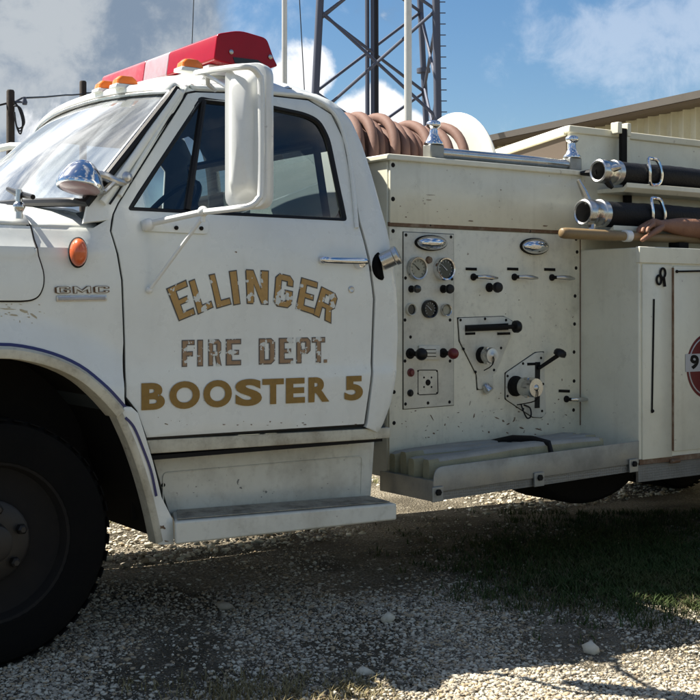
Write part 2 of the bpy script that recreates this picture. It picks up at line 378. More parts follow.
# ------------------------------------------------------------------ ground
def ground_mat():
    m = bpy.data.materials.new('gravel'); m.use_nodes = True; t = m.node_tree; b = t.nodes['Principled BSDF']
    o = t.nodes.new('ShaderNodeTexCoord').outputs['Object']
    def vor(s):
        v = t.nodes.new('ShaderNodeTexVoronoi'); v.inputs['Scale'].default_value = s; t.links.new(o, v.inputs[0]); return v
    v1, v2 = vor(75), vor(160)
    h = mth(t, 'ADD', v1.outputs['Distance'], mth(t, 'MULTIPLY', v2.outputs['Distance'], .5))
    r1 = t.nodes.new('ShaderNodeSeparateColor'); t.links.new(v1.outputs['Color'], r1.inputs[0])
    r2 = t.nodes.new('ShaderNodeSeparateColor'); t.links.new(v2.outputs['Color'], r2.inputs[0])
    c = mixc(t, mth(t, 'MULTIPLY', r1.outputs[0], r2.outputs[0]), (.30, .265, .20), (.62, .58, .47))
    c = mixc(t, maprange(t, h, .55, .95), c, (.21, .175, .12))
    c = mixc(t, maprange(t, noise(t, o, 1.1, 7, .65), .40, .60, .15, .88), c, (.085, .072, .048))      # bare earth, kept extra dark to deepen the shaded ground
    c = mixc(t, maprange(t, noise(t, o, .55, 6, .7), .58, .75, 0, .5), c, (.10, .11, .04))           # thin weeds
    t.links.new(c, b.inputs['Base Color']); b.inputs['Roughness'].default_value = .95; b.inputs['Specular IOR Level'].default_value = .2
    bn = t.nodes.new('ShaderNodeBump'); bn.inputs['Strength'].default_value = 1; bn.inputs['Distance'].default_value = .02; bn.invert = True
    t.links.new(mth(t, 'ADD', h, mth(t, 'MULTIPLY', noise(t, o, 9, 5), -.6)), bn.inputs['Height']); t.links.new(bn.outputs[0], b.inputs['Normal'])
    return m
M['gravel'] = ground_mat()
def gz(x, y):                        # gentle lumps; flat under the wheels
    return .012 * math.sin(2.1 * x + .7 * y) + .010 * math.sin(1.3 * y - 2.7 * x + 1) + .006 * math.sin(5.3 * x + 4.1 * y) - .012
mb = MB()
xs = [-400, -120, -40, -15, -8] + [(-5 + .22 * i) for i in range(78)] + [14, 18, 26, 45, 120, 400]
ys = [-400, -120, -40, -15, -8, -6] + [(-5 + .22 * i) for i in range(60)] + [10, 14, 20, 40, 120, 400]
mb.grid([[(x, y, gz(x, y) if abs(x) < 14 and abs(y) < 10 else -.012) for y in ys] for x in xs])
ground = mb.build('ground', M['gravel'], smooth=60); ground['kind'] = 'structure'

# loose stones: nobody could count them
_ico = bmesh.new(); bmesh.ops.create_icosphere(_ico, subdivisions=1, radius=1)
IV = np.array([v.co[:] for v in _ico.verts]); IF = np.array([[v.index for v in f.verts] for f in _ico.faces]); _ico.free()
def stones(name, n, sampler, rad, mats, weights):
    P = sampler(n); n = len(P)
    r = rad[0] * np.exp(rng.random(n) ** 2.6 * math.log(rad[1] / rad[0]))
    V = IV[None] * (1 + .28 * rng.standard_normal((n, len(IV), 1)))
    V = V * (r[:, None] * np.stack([rng.uniform(.8, 1.5, n), rng.uniform(.7, 1.2, n), rng.uniform(.45, .8, n)], 1))[:, None]
    a = rng.uniform(0, 2 * np.pi, n); ca, sa = np.cos(a)[:, None], np.sin(a)[:, None]
    X = V[..., 0] * ca - V[..., 1] * sa; Y = V[..., 0] * sa + V[..., 1] * ca
    V = np.stack([X, Y, V[..., 2]], -1) + P[:, None]; V[..., 2] += (r * .22)[:, None]
    F = (IF[None] + (np.arange(n) * len(IV))[:, None, None]).reshape(-1, 3)
    me = bpy.data.meshes.new(name); me.vertices.add(n * len(IV)); me.vertices.foreach_set('co', V.reshape(-1))
    me.loops.add(F.size); me.loops.foreach_set('vertex_index', F.reshape(-1)); me.polygons.add(len(F))
    me.polygons.foreach_set('loop_start', np.arange(len(F)) * 3); me.polygons.foreach_set('loop_total', np.full(len(F), 3))
    me.polygons.foreach_set('material_index', np.repeat(rng.choice(len(mats), n, p=weights), len(IF)))
    me.update(); me.validate()
    for m in mats: me.materials.append(m)
    o = bpy.data.objects.new(name, me); COL.objects.link(o); return o
def view_sampler(n):                 # spread over the ground the frame can see, denser near the camera
    px = rng.uniform(-170, 870, n); py = rng.uniform(515, 800, n)
    a = (px - 350) / FPX; q = CAM.z / ((py - HOR) / FPX)
    x = CAM.x + (FWD.x + RGT.x * a) * q; y = CAM.y + (FWD.y + RGT.y * a) * q
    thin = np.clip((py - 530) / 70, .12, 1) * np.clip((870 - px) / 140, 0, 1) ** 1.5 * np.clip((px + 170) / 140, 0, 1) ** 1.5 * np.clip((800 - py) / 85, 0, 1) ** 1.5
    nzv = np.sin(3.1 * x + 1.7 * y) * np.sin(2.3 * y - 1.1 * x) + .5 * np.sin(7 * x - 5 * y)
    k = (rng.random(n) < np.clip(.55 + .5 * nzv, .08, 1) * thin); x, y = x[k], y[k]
    z = .012 * np.sin(2.1 * x + .7 * y) + .010 * np.sin(1.3 * y - 2.7 * x + 1) + .006 * np.sin(5.3 * x + 4.1 * y) - .012
    return np.stack([x, y, z], 1)
SM = [mat('stone_pale', (.56, .52, .41), .9, dirt=.4, dirtcol=(.30, .25, .17), dscale=30), mat('stone_grey', (.36, .32, .25), .9, dirt=.4, dirtcol=(.2, .17, .12), dscale=30),
      mat('stone_tan', (.38, .30, .19), .9, dirt=.4, dirtcol=(.2, .14, .09), dscale=30), mat('stone_dark', (.11, .095, .07), .9)]
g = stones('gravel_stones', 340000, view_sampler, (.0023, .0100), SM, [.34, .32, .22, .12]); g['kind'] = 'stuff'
g['label'] = 'loose pale gravel stones scattered over the ground beside the truck'; g['category'] = 'gravel'
for px, py, r, lab in ((388, 621, .030, 'pale upright stone lying alone in the shaded gravel below the running board'),
                       (591, 651, .038, 'largest pale rock at the sunlit edge of the gravel, bottom right'),
                       (225, 607, .030, 'grey rock in the shaded gravel under the cab step'),
                       (364, 673, .024, 'flat pale stone lying near the edge of the shade')):
    P = np.array([atz(px, py, 0)[:]])
    o = stones('rock', 1, lambda n: P, (r, r * 1.01), [SM[0] if 'pale' in lab else SM[1]], [1.0]); tag(o, lab, 'rock')
# grass and weeds
def grass(name, n, samp, h, m, lab):
    P = samp(n); n = len(P); cl = rng.integers(0, max(1, n // 9), n); P = P[cl] + np.concatenate([rng.normal(0, .022, (n, 2)), np.zeros((n, 1))], 1); a = rng.uniform(0, 2 * np.pi, n); H = h * rng.uniform(.35, 1.2, n); W = .0021 * rng.uniform(.7, 1.6, n)
    d = np.stack([np.cos(a), np.sin(a), 0 * a], 1); s = np.stack([-np.sin(a), np.cos(a), 0 * a], 1)
    lean = rng.uniform(.3, 1.7, n)[:, None] * H[:, None]; up = np.array([0, 0, 1.0])
    v = np.stack([P - s * W[:, None], P + s * W[:, None], P + d * lean * .35 + up * H[:, None] * .6 + s * W[:, None] * .7, P + d * lean * .35 + up * H[:, None] * .6 - s * W[:, None] * .7, P + d * lean + up * H[:, None]], 1)
    me = bpy.data.meshes.new(name); b = np.arange(n)[:, None] * 5
    vs = v.reshape(-1, 3); fs = [tuple(q) for q in (b + np.array([0, 1, 2, 3])).tolist()] + [tuple(q) for q in (b + np.array([3, 2, 4])).tolist()]
    me.from_pydata(vs.tolist(), [], fs); me.materials.append(m); o = bpy.data.objects.new(name, me); COL.objects.link(o); o['kind'] = 'stuff'; o['label'] = lab; o['category'] = 'grass'
    return o
def patch(cl):
    def f(n):
        out = []
        tot = sum(c[4] for c in cl)
        for px, py, sx, sy, wgt in cl:
            k = int(n * wgt / tot); x = rng.normal(px, sx, k); y = np.clip(rng.normal(py, sy, k), 512, 760)
            a = (x - 350) / FPX; q = CAM.z / ((y - HOR) / FPX)
            X = CAM.x + (FWD.x + RGT.x * a) * q; Y = CAM.y + (FWD.y + RGT.y * a) * q
            out.append(np.stack([X, Y, 0 * X - .012], 1))
        return np.concatenate(out)
    return f
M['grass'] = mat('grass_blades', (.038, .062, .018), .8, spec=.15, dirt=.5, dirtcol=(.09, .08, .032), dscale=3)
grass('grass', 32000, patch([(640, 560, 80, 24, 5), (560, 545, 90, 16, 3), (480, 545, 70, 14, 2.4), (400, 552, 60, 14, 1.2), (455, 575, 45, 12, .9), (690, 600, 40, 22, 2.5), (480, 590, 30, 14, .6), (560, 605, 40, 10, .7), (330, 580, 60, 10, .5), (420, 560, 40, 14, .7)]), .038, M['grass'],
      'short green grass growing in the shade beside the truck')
grass('dry_turf', 5000, patch([(620, 570, 90, 26, 3), (500, 560, 70, 16, 1.2), (690, 600, 40, 22, 1)]), .032, mat('straw', (.12, .10, .05), .85), 'dry straw-coloured grass mixed into the shaded turf')
M['drygrass'] = mat('dry_grass', (.17, .14, .06), .8)
grass('weeds', 1500, patch([(300, 690, 60, 8, 1), (360, 640, 80, 20, 1), (100, 665, 30, 12, .4), (500, 660, 60, 15, .8), (620, 690, 60, 12, .8)]), .035, M['drygrass'], 'sparse dry weeds among the gravel stones')
def far_sampler(n):
    x = rng.uniform(0, 9, n); y = rng.uniform(1.3, 5.5, n); return np.stack([x, y, 0 * x - .012], 1)
o = stones('gravel_bed', 30000, far_sampler, (.006, .022), SM, [.62, .2, .18, .0]); o['kind'] = 'stuff'; o['label'] = 'sunlit pale gravel on the far side of the truck'; o['category'] = 'gravel'
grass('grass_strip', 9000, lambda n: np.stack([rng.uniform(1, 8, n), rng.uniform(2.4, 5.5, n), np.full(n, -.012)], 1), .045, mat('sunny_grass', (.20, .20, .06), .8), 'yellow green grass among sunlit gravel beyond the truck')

# ------------------------------------------------------------------ background: shed, tower, poles
EAVE = 3.15
e0 = atd(760, HOR - (EAVE - CAM.z) * FPX / 10.6, 10.6); 
ed = Vector((.127, .992, 0)).normalized(); en = Vector((-ed.y, ed.x, 0))        # along the eave, and out towards the truck
shed = thing('metal_shed', 'beige ribbed metal shed with a brown roof edge behind the truck', 'shed', (e0 + ed * 8 - en * 3).to_tuple()[:2] + (0,))
# fascia line through pixels (480,137)-(700,90)
p0 = atz(700, 90, EAVE); p1 = atz(480, 137, EAVE)
ed = (p1 - p0); ed.z = 0; ed.normalize(); en = Vector((-ed.y, ed.x, 0)); en = en if en.x < 0 else -en
A = p0 - ed * 5; LEN = 24
def sp(u, n, z): q = A + ed * u + en * n; return Vector((q.x, q.y, z))
mb = MB()
s_ = sorted(set([0, LEN] + [k * .16 + d for k in range(int(LEN / .16)) for d in (0.0, .030, .045, .075)]))
def rib(u): k = (u % .16); return .055 if (.028 < k < .047) else 0.0
mb.grid([[sp(u, -.30 + rib(u), z) for z in (0, EAVE - .02)] for u in s_])
mb.grid([[sp(0, -.30 - k, z) for z in (0, EAVE + .1 * k)] for k in (0, 8)]); mb.grid([[sp(LEN, -.30 - k, z) for z in (0, EAVE + .1 * k)] for k in (0, 8)]); mb.grid([[sp(u, -8.55, z) for z in (0, EAVE + .8)] for u in (0, LEN)])
mb.build('wall', M['siding'], shed, smooth=0)
mb = MB(); mb.prism([sp(-.3, 0, EAVE), sp(-.3, -9, EAVE + .9), sp(-.3, -9, EAVE + .82), sp(-.3, -.02, EAVE - .065)], ed * (LEN + .6)); mb.build('roof', M['roofbrown'], shed, smooth=0)
mb = MB(); mb.prism([sp(-.28, -.02, EAVE - .07), sp(-.28, -.295, EAVE - .03), sp(-.28, -.295, EAVE - .09), sp(-.28, -.05, EAVE - .10)], ed * (LEN + .56)); mb.build('soffit', M['soffit'], shed, smooth=0)
for u, wd_ in ((8.5, 1.0), (12.0, 1.2), (15.0, 1.2)):
    mb = MB(); mb.prism([sp(u, -.27, 1.0), sp(u + wd_, -.27, 1.0), sp(u + wd_, -.27, 2.1), sp(u, -.27, 2.1)], en * .06); fr = mb.build('window', M['polewhite'], shed, smooth=0)
    mb = MB(); mb.prism([sp(u + .08, -.205, 1.08), sp(u + wd_ - .08, -.205, 1.08), sp(u + wd_ - .08, -.205, 2.02), sp(u + .08, -.205, 2.02)], en * .01); mb.build('pane', M['gaugeblk'], fr, smooth=0)

TD = 27.0
def tw(px, py, d): return atd(px, py, d)
def leg_at(px0, px1, z, d):          # leg leaning slightly: px0 at row 0, px1 at row 100
    row = HOR - (z - CAM.z) * FPX / d; return atd(px0 + (px1 - px0) * row / 100, row, d)
tower = thing('lattice_tower', 'grey steel lattice radio tower with cross bracing behind the truck', 'tower', atd(372, HOR + CAM.z * FPX / TD, TD))
legs = {'a': (320, 315, TD - .8), 'b': (420, 425, TD + 1.2), 'c': (436, 437.5, TD - .9)}
zt = 11.0
for k, (a, b, d) in legs.items():
    mb = MB(); mb.cyl(leg_at(a, b, 0, d), leg_at(a, b, zt, d), .085 if k != 'b' else .07, n=12); lg = mb.build('leg', M['steel'], tower)
    mb = MB()
    for i in range(9):
        for z in ((2.2 if k != 'b' else 2.0) + i * 1.15,):
            if k == 'a' and abs(z - 7.4) < .6 or k == 'b' and abs(z - 6.6) < .6: mb.cyl(leg_at(a, b, z - .05, d), leg_at(a, b, z + .05, d), .16, n=14)
    mb.bm.free() if not len(mb.bm.verts) else mb.build('flange', M['steel'], lg)
def legp(k, row): a, b, d = legs[k]; return atd(a + (b - a) * row / 100, row, d)
for k0, r0, k1, r1 in (('a', 12, 'b', 92), ('a', 92, 'b', 12), ('a', 10, 'c', 118), ('a', 118, 'c', 10), ('a', 20, 'b', -60), ('a', -60, 'b', 12), ('b', 12, 'c', 88), ('b', 88, 'c', 20), ('a', 18, 'c', -70),
                       ('a', -70, 'c', 10), ('b', 92, 'a', 172), ('a', 92, 'b', 172), ('c', 88, 'b', 160), ('b', 88, 'c', 150), ('a', 118, 'c', 220), ('c', 118, 'a', 220)):
    mb = MB(); mb.cyl(legp(k0, r0), legp(k1, r1), .036, n=8); mb.build('brace', M['steel'], tower)
for dx in (-5, 0.5, 3, 5):
    mb = MB(); mb.cyl(atd(373 + dx, 330, TD + .2), atd(372 + dx, -60, TD + .2), .05 if dx in (-5, 0.5) else .03, n=8); mb.build('cable_run' if dx > 0 else 'riser_pipe', M['steel'] if dx < 3 else M['wire'], tower)
for i in range(16): mb = MB(); mb.cyl(legp('c', -20 + 11 * i) , legp('c', -20 + 11 * i) + RGT * .2, .012, n=6); mb.build('step_bolt', M['steel'], tower)
for px, d, wpx, top, lab in ((284.5, 15, 6.0, 9, 'thin pale grey pole rising behind the cab roof'), (408, 14, 8.5, 9, 'thick white pole standing in front of the lattice tower')):
    b = atd(px, HOR, d); b.z = 0
    t = thing('flagpole', lab, 'pole', b, 'pale poles behind the truck')
    mb = MB(); r = wpx * d / FPX / 2; mb.cyl(b, b + Vector((0, 0, top)), r, r * .8, n=18); mb.build('shaft', M['polewhite'], t)
    mb = MB(); mb.ball(b + Vector((0, 0, top + r)), r * 1.3); mb.build('finial', M['polewhite'], t)
    mb = MB(); mb.cyl(b, b + Vector((0, 0, .15)), r * 2.5, r * 1.5, n=18); mb.build('base', M['polewhite'], t)
for px, d, wpx, tpy, lab in ((10.5, 22, 8, 90, 'dark wooden utility pole nearest the left edge of the photo'), (83, 30, 7, 81, 'dark wooden utility pole rising just behind the windshield top')):
    b = atd(px, HOR, d); b.z = 0; tp = atd(px, tpy, d)
    t = thing('utility_pole', lab, 'utility pole', b); r = wpx * d / FPX / 2
    mb = MB(); mb.lathe(b, (0, 0, 1), [(0, r * 1.15), (tp.z - .03, r), (tp.z, r * .8)], 14); mb.build('post', M['polewood'], t)
    mb = MB(); q = atd(px + 2, tpy + 12, d); mb.cyl(q, q + RGT * .22, .02, n=8); mb.lathe(q + RGT * .22, (0, 0, 1), [(-.05, .04), (0, .05), (.05, .03), (.09, .035)], 10); mb.build('insulator', M['steel'], t)
    if px < 50:
        mb = MB()
        for k in range(3): mb.tube([atd(px + 3 + a, b_, d - .1) for a, b_ in crom([(0, 100 + k * 3), (5 + k, 108), (9 + k, 122), (7, 134 - k * 3), (3, 126), (1, 112)], 5)], .015, 6)
        mb.build('cable_coil', M['wire'], t)
def cat(pts, r, name, lab, c='wire'):
    mb = MB(); mb.tube(pts, r, 6); tag(mb.build(name, M['wire']), lab, c)
cat([atd(*q) for q in [(-30, 108, 21), (0, 105, 21.9), (8, 103, 22), (13, 103, 22), (22, 98, 22.5), (45, 97, 25), (66, 95, 28), (72, 95, 29), (84, 94, 30)]], .02, 'overhead_wire', 'thin overhead wire running between the two dark utility poles')
cat([atd(189.5, 110, 30), atd(194.5, -20, 30)], .012, 'guy_wire', 'very thin guy wire left of the red light bar')
cat([atd(312, 230, 26), atd(299, -10, 26)], .012, 'guy_wire', 'very thin guy wire left of the lattice tower')
# ------------------------------------------------------------------ the fire truck: cab
W = 1.75                              # the far side of the cab
TR = thing('fire_truck', 'old white fire truck with gold door lettering, red light bar and pump panel', 'fire truck', (2.4, .9, 0))
_t = np.array([(.3, .07), (.5, .05), (.62, .028), (.75, .012), (.9, .0), (.955, -.003), (.985, .0045), (1.1, .003), (1.3, 0), (1.42, .003), (1.5, .012), (1.56, .024), (1.62, .042), (2.3, .205)])
_z = np.linspace(.3, 2.3, 801); _y = np.interp(_z, _t[:, 0], _t[:, 1]); _k = np.ones(13) / 13; _y = np.convolve(np.pad(_y, 6, 'edge'), _k, 'valid')
def ybase(X, Z): return float(np.interp(Z, _z, _y))
SILPX = [(181, 86), (200, 84), (230, 84), (260, 86), (290, 88.5), (316, 94), (336, 104), (351, 121), (362, 145), (372, 176), (382, 212), (391, 250), (396.5, 290), (398, 335), (396.5, 370), (391, 402), (383, 424), (376, 438)]
RB = .085
SIL = [(lambda p: (p.x, p.z))(on(x, y, lambda X, Z: ybase(X, Z) + RB * .8)) for x, y in SILPX]
SILD = np.array(crom(SIL, 5))
def dpoly(X, Z, P):
    a = P[:-1]; b = P[1:]; d = b - a; p = np.array((X, Z)); t = np.clip(((p - a) * d).sum(1) / (d * d).sum(1), 0, 1)
    return float(np.sqrt((((a + d * t[:, None]) - p) ** 2).sum(1).min()))
def ycab(X, Z):
    y = ybase(X, Z); d = dpoly(X, Z, SILD)
    if d < RB: u = 1 - d / RB; y += RB * (1 - math.sqrt(max(0, 1 - u * u)))
    return y
def C(px, py): return on(px, py, ycab)
def cxz(l): return xz(l, ycab)

DOORPX = [(119, 204), (114.5, 214), (112, 231), (119, 254), (123.3, 280), (125.5, 343), (126.5, 397), (137.5, 411), (147, 437.5), (364, 424), (371, 371), (373, 299), (367.5, 258), (358, 223), (350, 176), (343, 139), (331, 114.5), (308, 100.5), (272, 96.5), (230, 93.5), (196, 92.5), (187, 94)]
WINPX = fillet([(129, 210), (201, 99), (273, 107), (306, 114), (320, 121), (329.5, 139), (340, 190), (346.5, 221)], [2, 3, 0, 8, 8, 8, 0, 3], 4)
SIDE = SILPX[:-1] + [(378, 433), (366, 427.5), (367.5, 424), (373.5, 371), (375.5, 299), (370, 258), (360.5, 222.5), (352.5, 176), (345.5, 138.5), (333, 113), (309, 98.3), (272, 94.3), (230, 91.3), (195, 90.2), (185, 92), (117.3, 203.5), (112.5, 214), (111.3, 219.5), (84, 222.5), (88, 203)]
RT = R(0)
panel('cab_side', [cxz(SIDE)], ycab, [M['cab'], M['interior']], TR, thick=.02, step=.035, bevel=.003)
dl = cxz(DOORPX); wl = cxz(WINPX)
door = panel('door', [dl, wl], ycab, [M['cab'], M['interior']], TR, thick=.025, step=.05, bevel=.004)
mb = MB(); mb.tube([(x, ycab(x, z) + .020, z) for x, z in dl], .013, 8, closed=True); mb.build('door_seal', M['black'], door)
mb = MB(); mb.tube([(x, ycab(x, z) + .012, z) for x, z in wl], .013, 8, closed=True); wf = mb.build('window_gasket', M['black'], door)
vb = [C(204.5, 101), C(188.5, 210)]
mb = MB(); mb.tube([vb[0] + Vector((0, .012, 0)), vb[1] + Vector((0, .012, 0))], .014, 8); mb.build('vent_divider', M['black'], door)
vg = cxz([(129, 210), (201, 99), (204, 100), (188, 210)]); mg = cxz([(190, 210)] + [(206, 100)] + [tuple(q) for q in WINPX[4:]] )
panel('vent_glass', [vg], ycab, M['glass'], door, thick=0, step=.1, bevel=0, off=.014)
mgp = fillet([(190, 211), (206, 99), (273, 107), (306, 114), (320, 121), (329.5, 139), (340, 190), (346.5, 221)], [0, 0, 0, 8, 8, 8, 0, 3], 4)
panel('window_glass', [cxz(mgp)], ycab, M['glass'], door, thick=0, step=.1, bevel=0, off=.016)
mb = MB(); q = [C(300, 112), C(300, 221)]
b0 = C(88, 203); t0 = C(177, 90.5)
def wsb(t): u = 2 * t - 1; cr = 1 - abs(u) ** 2.4; return Vector((b0.x - .15 * cr, b0.y + t * (W - 2 * b0.y), b0.z + .02 * cr))
def wst(t): u = 2 * t - 1; cr = 1 - abs(u) ** 2.2; return Vector((t0.x - .085 * cr, t0.y + t * (W - 2 * t0.y), t0.z + .030 * cr))
# roof and rear wall, one curved sheet
rows = []; n_ = len(SILD)
for i, (x, z) in enumerate(SILD):
    tn = SILD[min(i + 1, n_ - 1)] - SILD[max(i - 1, 0)]; tn = tn / np.linalg.norm(tn); nn = np.array((-tn[1], tn[0]))
    e = ybase(x, z) + RB; row = []
    fr = max(0, 1 - i / 9.0); back = min(1, max(0, (i - 30) / 8))
    for k in range(29):
        t = k / 28; u = 2 * t - 1; y = e + t * (W - 2 * e); cr = (1 - u * u)
        cr2 = 1 - abs(u) ** 3
        fz = min(1, max(0, (x - .80) / .32)); fz = fz * fz * (3 - 2 * fz)
        off = nn * ((.045 + .075 * fz) * cr * (1 - back) + .02 * cr * back)
        row.append((x + off[0] * back - .10 * cr * fr ** .7, y, z + off[1] + .012 * cr2 * (1 - back)))
    rows.append(row)
vis = []
for dx, dz in ((.03, -.012), (-.014, -.010), (-.026, .002), (-.022, .018), (-.008, .030)):
    vis.append([tuple(wst(k / 28) + Vector((dx, 0, dz + .006 * (1 - abs(2 * k / 28 - 1) ** 3)))) for k in range(29)])
rows = vis + rows[1:]
def rearhole(a, b):
    return a[0] > 1.35 and min(a[2], b[2]) > 1.60 and max(a[2], b[2]) < 1.93 and min(a[1], b[1]) > .30 and max(a[1], b[1]) < 1.47
mb = MB(); mb.grid([r[::-1] for r in rows], rearhole); roof = mb.build('roof', [M['cab'], M['interior']], TR, solid=.02, recalc=False, inner=True)
# far side of the cab: plain, with a window opening
def far(l): return [(x, z) for x, z in l]
fo = cxz(SILPX + [(366, 432), (150, 445), (126, 400), (120, 300), (100, 208), (88, 203)])
panel('cab_side', [fo, cxz([(135, 208), (203, 101), (306, 114), (329, 139), (344, 219)])], lambda X, Z: W - ycab(X, Z), [M['cab'], M['interior']], TR, thick=.02, step=.1, bevel=0, flip=True)
# drip rail over the door
drip = [(356, 228)] + [(351, 176), (344, 138), (332, 112), (309, 97.5), (272, 93), (230, 90), (196, 88.5), (184, 89.5), (150, 143), (119, 196)]
mb = MB(); mb.tube([C(x, y) + Vector((0, -.006, 0)) for x, y in crom(drip, 5)], .0095, 8); mb.build('drip_rail', M['cab'], TR)
# windshield
def wsp(t, v):
    p = wsb(t).lerp(wst(t), v); u = 2 * t - 1; return p + Vector((-.025, 0, .02)) * (v * (1 - v) * 4) * (1 - u * u)
mb = MB(); mb.grid([[wsp(k / 30, v / 8) for v in range(9)] for k in range(31)]); ws = mb.build('windshield', M['wsglass'], TR, smooth=60)
loop = [wsp(0, v / 10) for v in range(10)] + [wsp(k / 24, 1) for k in range(24)] + [wsp(1, 1 - v / 10) for v in range(10)] + [wsp(1 - k / 24, 0) for k in range(24)]
mb = MB(); mb.tube([p + Vector((-.004, 0, .002)) for p in loop], .017, 8, closed=True); mb.build('gasket_or_shade_rim', M['black'], ws)
loop2 = [wsp(.012, .03 + .94 * v / 10) for v in range(11)] + [wsp(.012 + .976 * k / 24, .972) for k in range(25)]
mb = MB(); mb.tube([p + Vector((-.012, -.006, .004)) for p in loop2], .007, 8); mb.build('trim', M['worn'], ws)
# bright pillar moulding between gasket and door
mb = MB(); pl = [(x, y) for x, y in ((103, 203), (121, 177), (150, 135), (180, 92.5))]
mb.tube([C(x, y) + Vector((-.006, -.010, 0)) for x, y in pl], .016, 10, sx=.7); mb.build('pillar_moulding', M['cab'], TR)
mb = MB(); mb.tube([C(x + 6.5, y + 1) + Vector((0, -.003, 0)) for x, y in pl], .004, 6); mb.build('pillar_seal', M['black'], TR)
# wiper
wb = wsp(.16, -.02); 
mb = MB(); p = atx(19, 207, .10); mb.cyl(p + Vector((0, 0, -.04)), p + Vector((0, 0, .06)), .014, .011, n=12); mb.ball(p + Vector((0, 0, .0)), .022); wp = mb.build('wiper', M['worn'], TR)
mb = MB(); a, b = atx(8, 189, .115), atx(33, 197, .115); mb.tube([a, a.lerp(b, .4) + Vector((0, 0, -.006)), b], [.008, .013, .009], 8); mb.build('blade', M['black'], wp)

# interior
mb = MB(); mb.box2((.58, .045, .70), (1.68, W - .045, .74)); mb.box2((.30, .07, 1.02), (.34, W - .07, 1.45)); mb.prism([(.30, .07, 1.02), (.34, .07, 1.02), (.62, .07, .74), (.58, .07, .70)], (0, W - .14, 0)); mb.build('cab_floor', M['interior'], TR)
mb = MB(); mb.prism([(.36, .09, 1.58), (.36, .09, 1.30), (.62, .09, 1.30), (.64, .09, 1.48), (.56, .09, 1.585)], (0, W - .18, 0)); mb.build('dashboard', M['interior'], TR, bevel=.02)
mb = MB(); mb.prism([(1.02, .16, .98), (1.50, .16, .95), (1.50, .16, 1.10), (1.02, .16, 1.12)], (0, W - .32, 0)); mb.prism([(1.43, .16, 1.10), (1.53, .16, 1.10), (1.60, .16, 1.60), (1.52, .16, 1.62)], (0, W - .32, 0)); mb.build('bench_seat', M['seat'], TR, bevel=.03)
mb = MB(); scn = Vector((.88, .50, 1.595)); ax = Vector((-.62, 0, .5)).normalized(); u_ = Vector((0, 1, 0)); v_ = ax.cross(u_)
mb.tube([scn + (u_ * math.cos(a) + v_ * math.sin(a)) * .20 for a in [2 * math.pi * k / 32 for k in range(32)]], .013, 8, closed=True)
for a in (0.5, math.pi - .5, 1.5 * math.pi): mb.cyl(scn + ax * -.03, scn + (u_ * math.cos(a) + v_ * math.sin(a)) * .195, .010, n=8)
mb.cyl(scn + ax * -.02, scn + ax * -.45, .028, n=12); mb.cyl(scn, scn - ax * .05, .05, n=16); mb.build('steering_wheel', M['black'], TR)
mb = MB(); mb.grid([[(x, y, 2.035 + .03 * (1 - (2 * (y - .22) / (W - .44) - 1) ** 2)) for y in np.linspace(.2, W - .2, 9)] for x in (.82, 1.0, 1.2, 1.38)]); mb.build('headliner', M['interior'], TR)
mb = MB(); g0 = [(1.56, .3, 1.60), (1.56, 1.45, 1.60), (1.50, 1.45, 1.93), (1.50, .3, 1.93)]; mb.tube(g0, .02, 8, closed=True); rwg = mb.build('rear_window', M['black'], TR)
mb = MB(); mb.grid([[(1.555, .3, 1.60), (1.555, 1.45, 1.60)], [(1.495, .3, 1.93), (1.495, 1.45, 1.93)]]); mb.build('pane', M['glass'], rwg)

# mirrors
def dirv(v): return Vector(v).normalized()
MC = at(248, 136.5, -.36); mn = dirv((-.80, -.60, 0)); mu = Vector((0, 0, 1)).cross(mn).normalized()   # mn: the back of the mirror points forward and outward
def mp(u, z, d): return MC + mu * u + Vector((0, 0, z)) + mn * d
s = scale_at(248, -.36); hw, hh = .078, 71.5 * s
def rr(w_, h_, r, n=6): return fillet([(-w_, -h_), (w_, -h_), (w_, h_), (-w_, h_)], r, n)
mb = MB(); rings = []
for w_, h_, r, d, du in ((hw, hh, .05, -.045, 0), (hw + .004, hh + .004, .05, -.035, 0), (hw + .004, hh + .004, .05, .012, 0), (hw, hh, .048, .022, 0), (hw - .012, hh - .012, .045, .024, 0), (hw - .022, hh - .028, .045, .028, 0), (hw - .034, hh - .058, .04, .062, 0), (hw - .048, hh - .080, .028, .070, 0), (.012, hh - .2, .010, .074, 0)):
    rings.append([mb.bm.verts.new(mp(u + du, z, d)) for u, z in rr(w_, h_, r)])
for a, b in zip(rings, rings[1:]):
    for i in range(len(a)): mb.face([a[i], a[(i + 1) % len(a)], b[(i + 1) % len(a)], b[i]])
mb.face(rings[-1]); mb.face(rings[0][::-1])
mir = mb.build('side_mirror', M['mirrorwhite'], TR, smooth=40)
mb = MB(); mb.prism([mp(u, z, -.0455) for u, z in rr(hw - .012, hh - .012, .04)], mn * -.003); mb.build('mirror_glass', M['mirrorglass'], mir)
fr = [at(x, y, Y) for x, y, Y in ((196, 73, .10), (205, 71.5, -.08), (222, 69, -.28), (240, 67, -.43), (251, 67.5, -.46), (258.5, 75, -.46), (261, 88, -.46), (261, 185, -.46), (258, 199, -.46), (250, 206, -.45), (235, 208.5, -.40), (203, 212, -.20))]
mb = MB(); mb.tube(crom(fr, 4), .0115, 10); mb.build('mirror_bracket', M['mirrorwhite'], mir)
mb = MB(); mb.tube([at(203, 212, -.20), C(147, 224) + Vector((0, -.02, 0))], .012, 10); mb.ball(C(146, 225) + Vector((0, -.02, 0)), .024); mb.ball(at(203, 211.5, -.2), .02)
mb.cyl(at(203, 208, -.2), at(203, 222, -.2), .009, n=8); mb.build('mirror_arm', M['mirrorwhite'], mir)
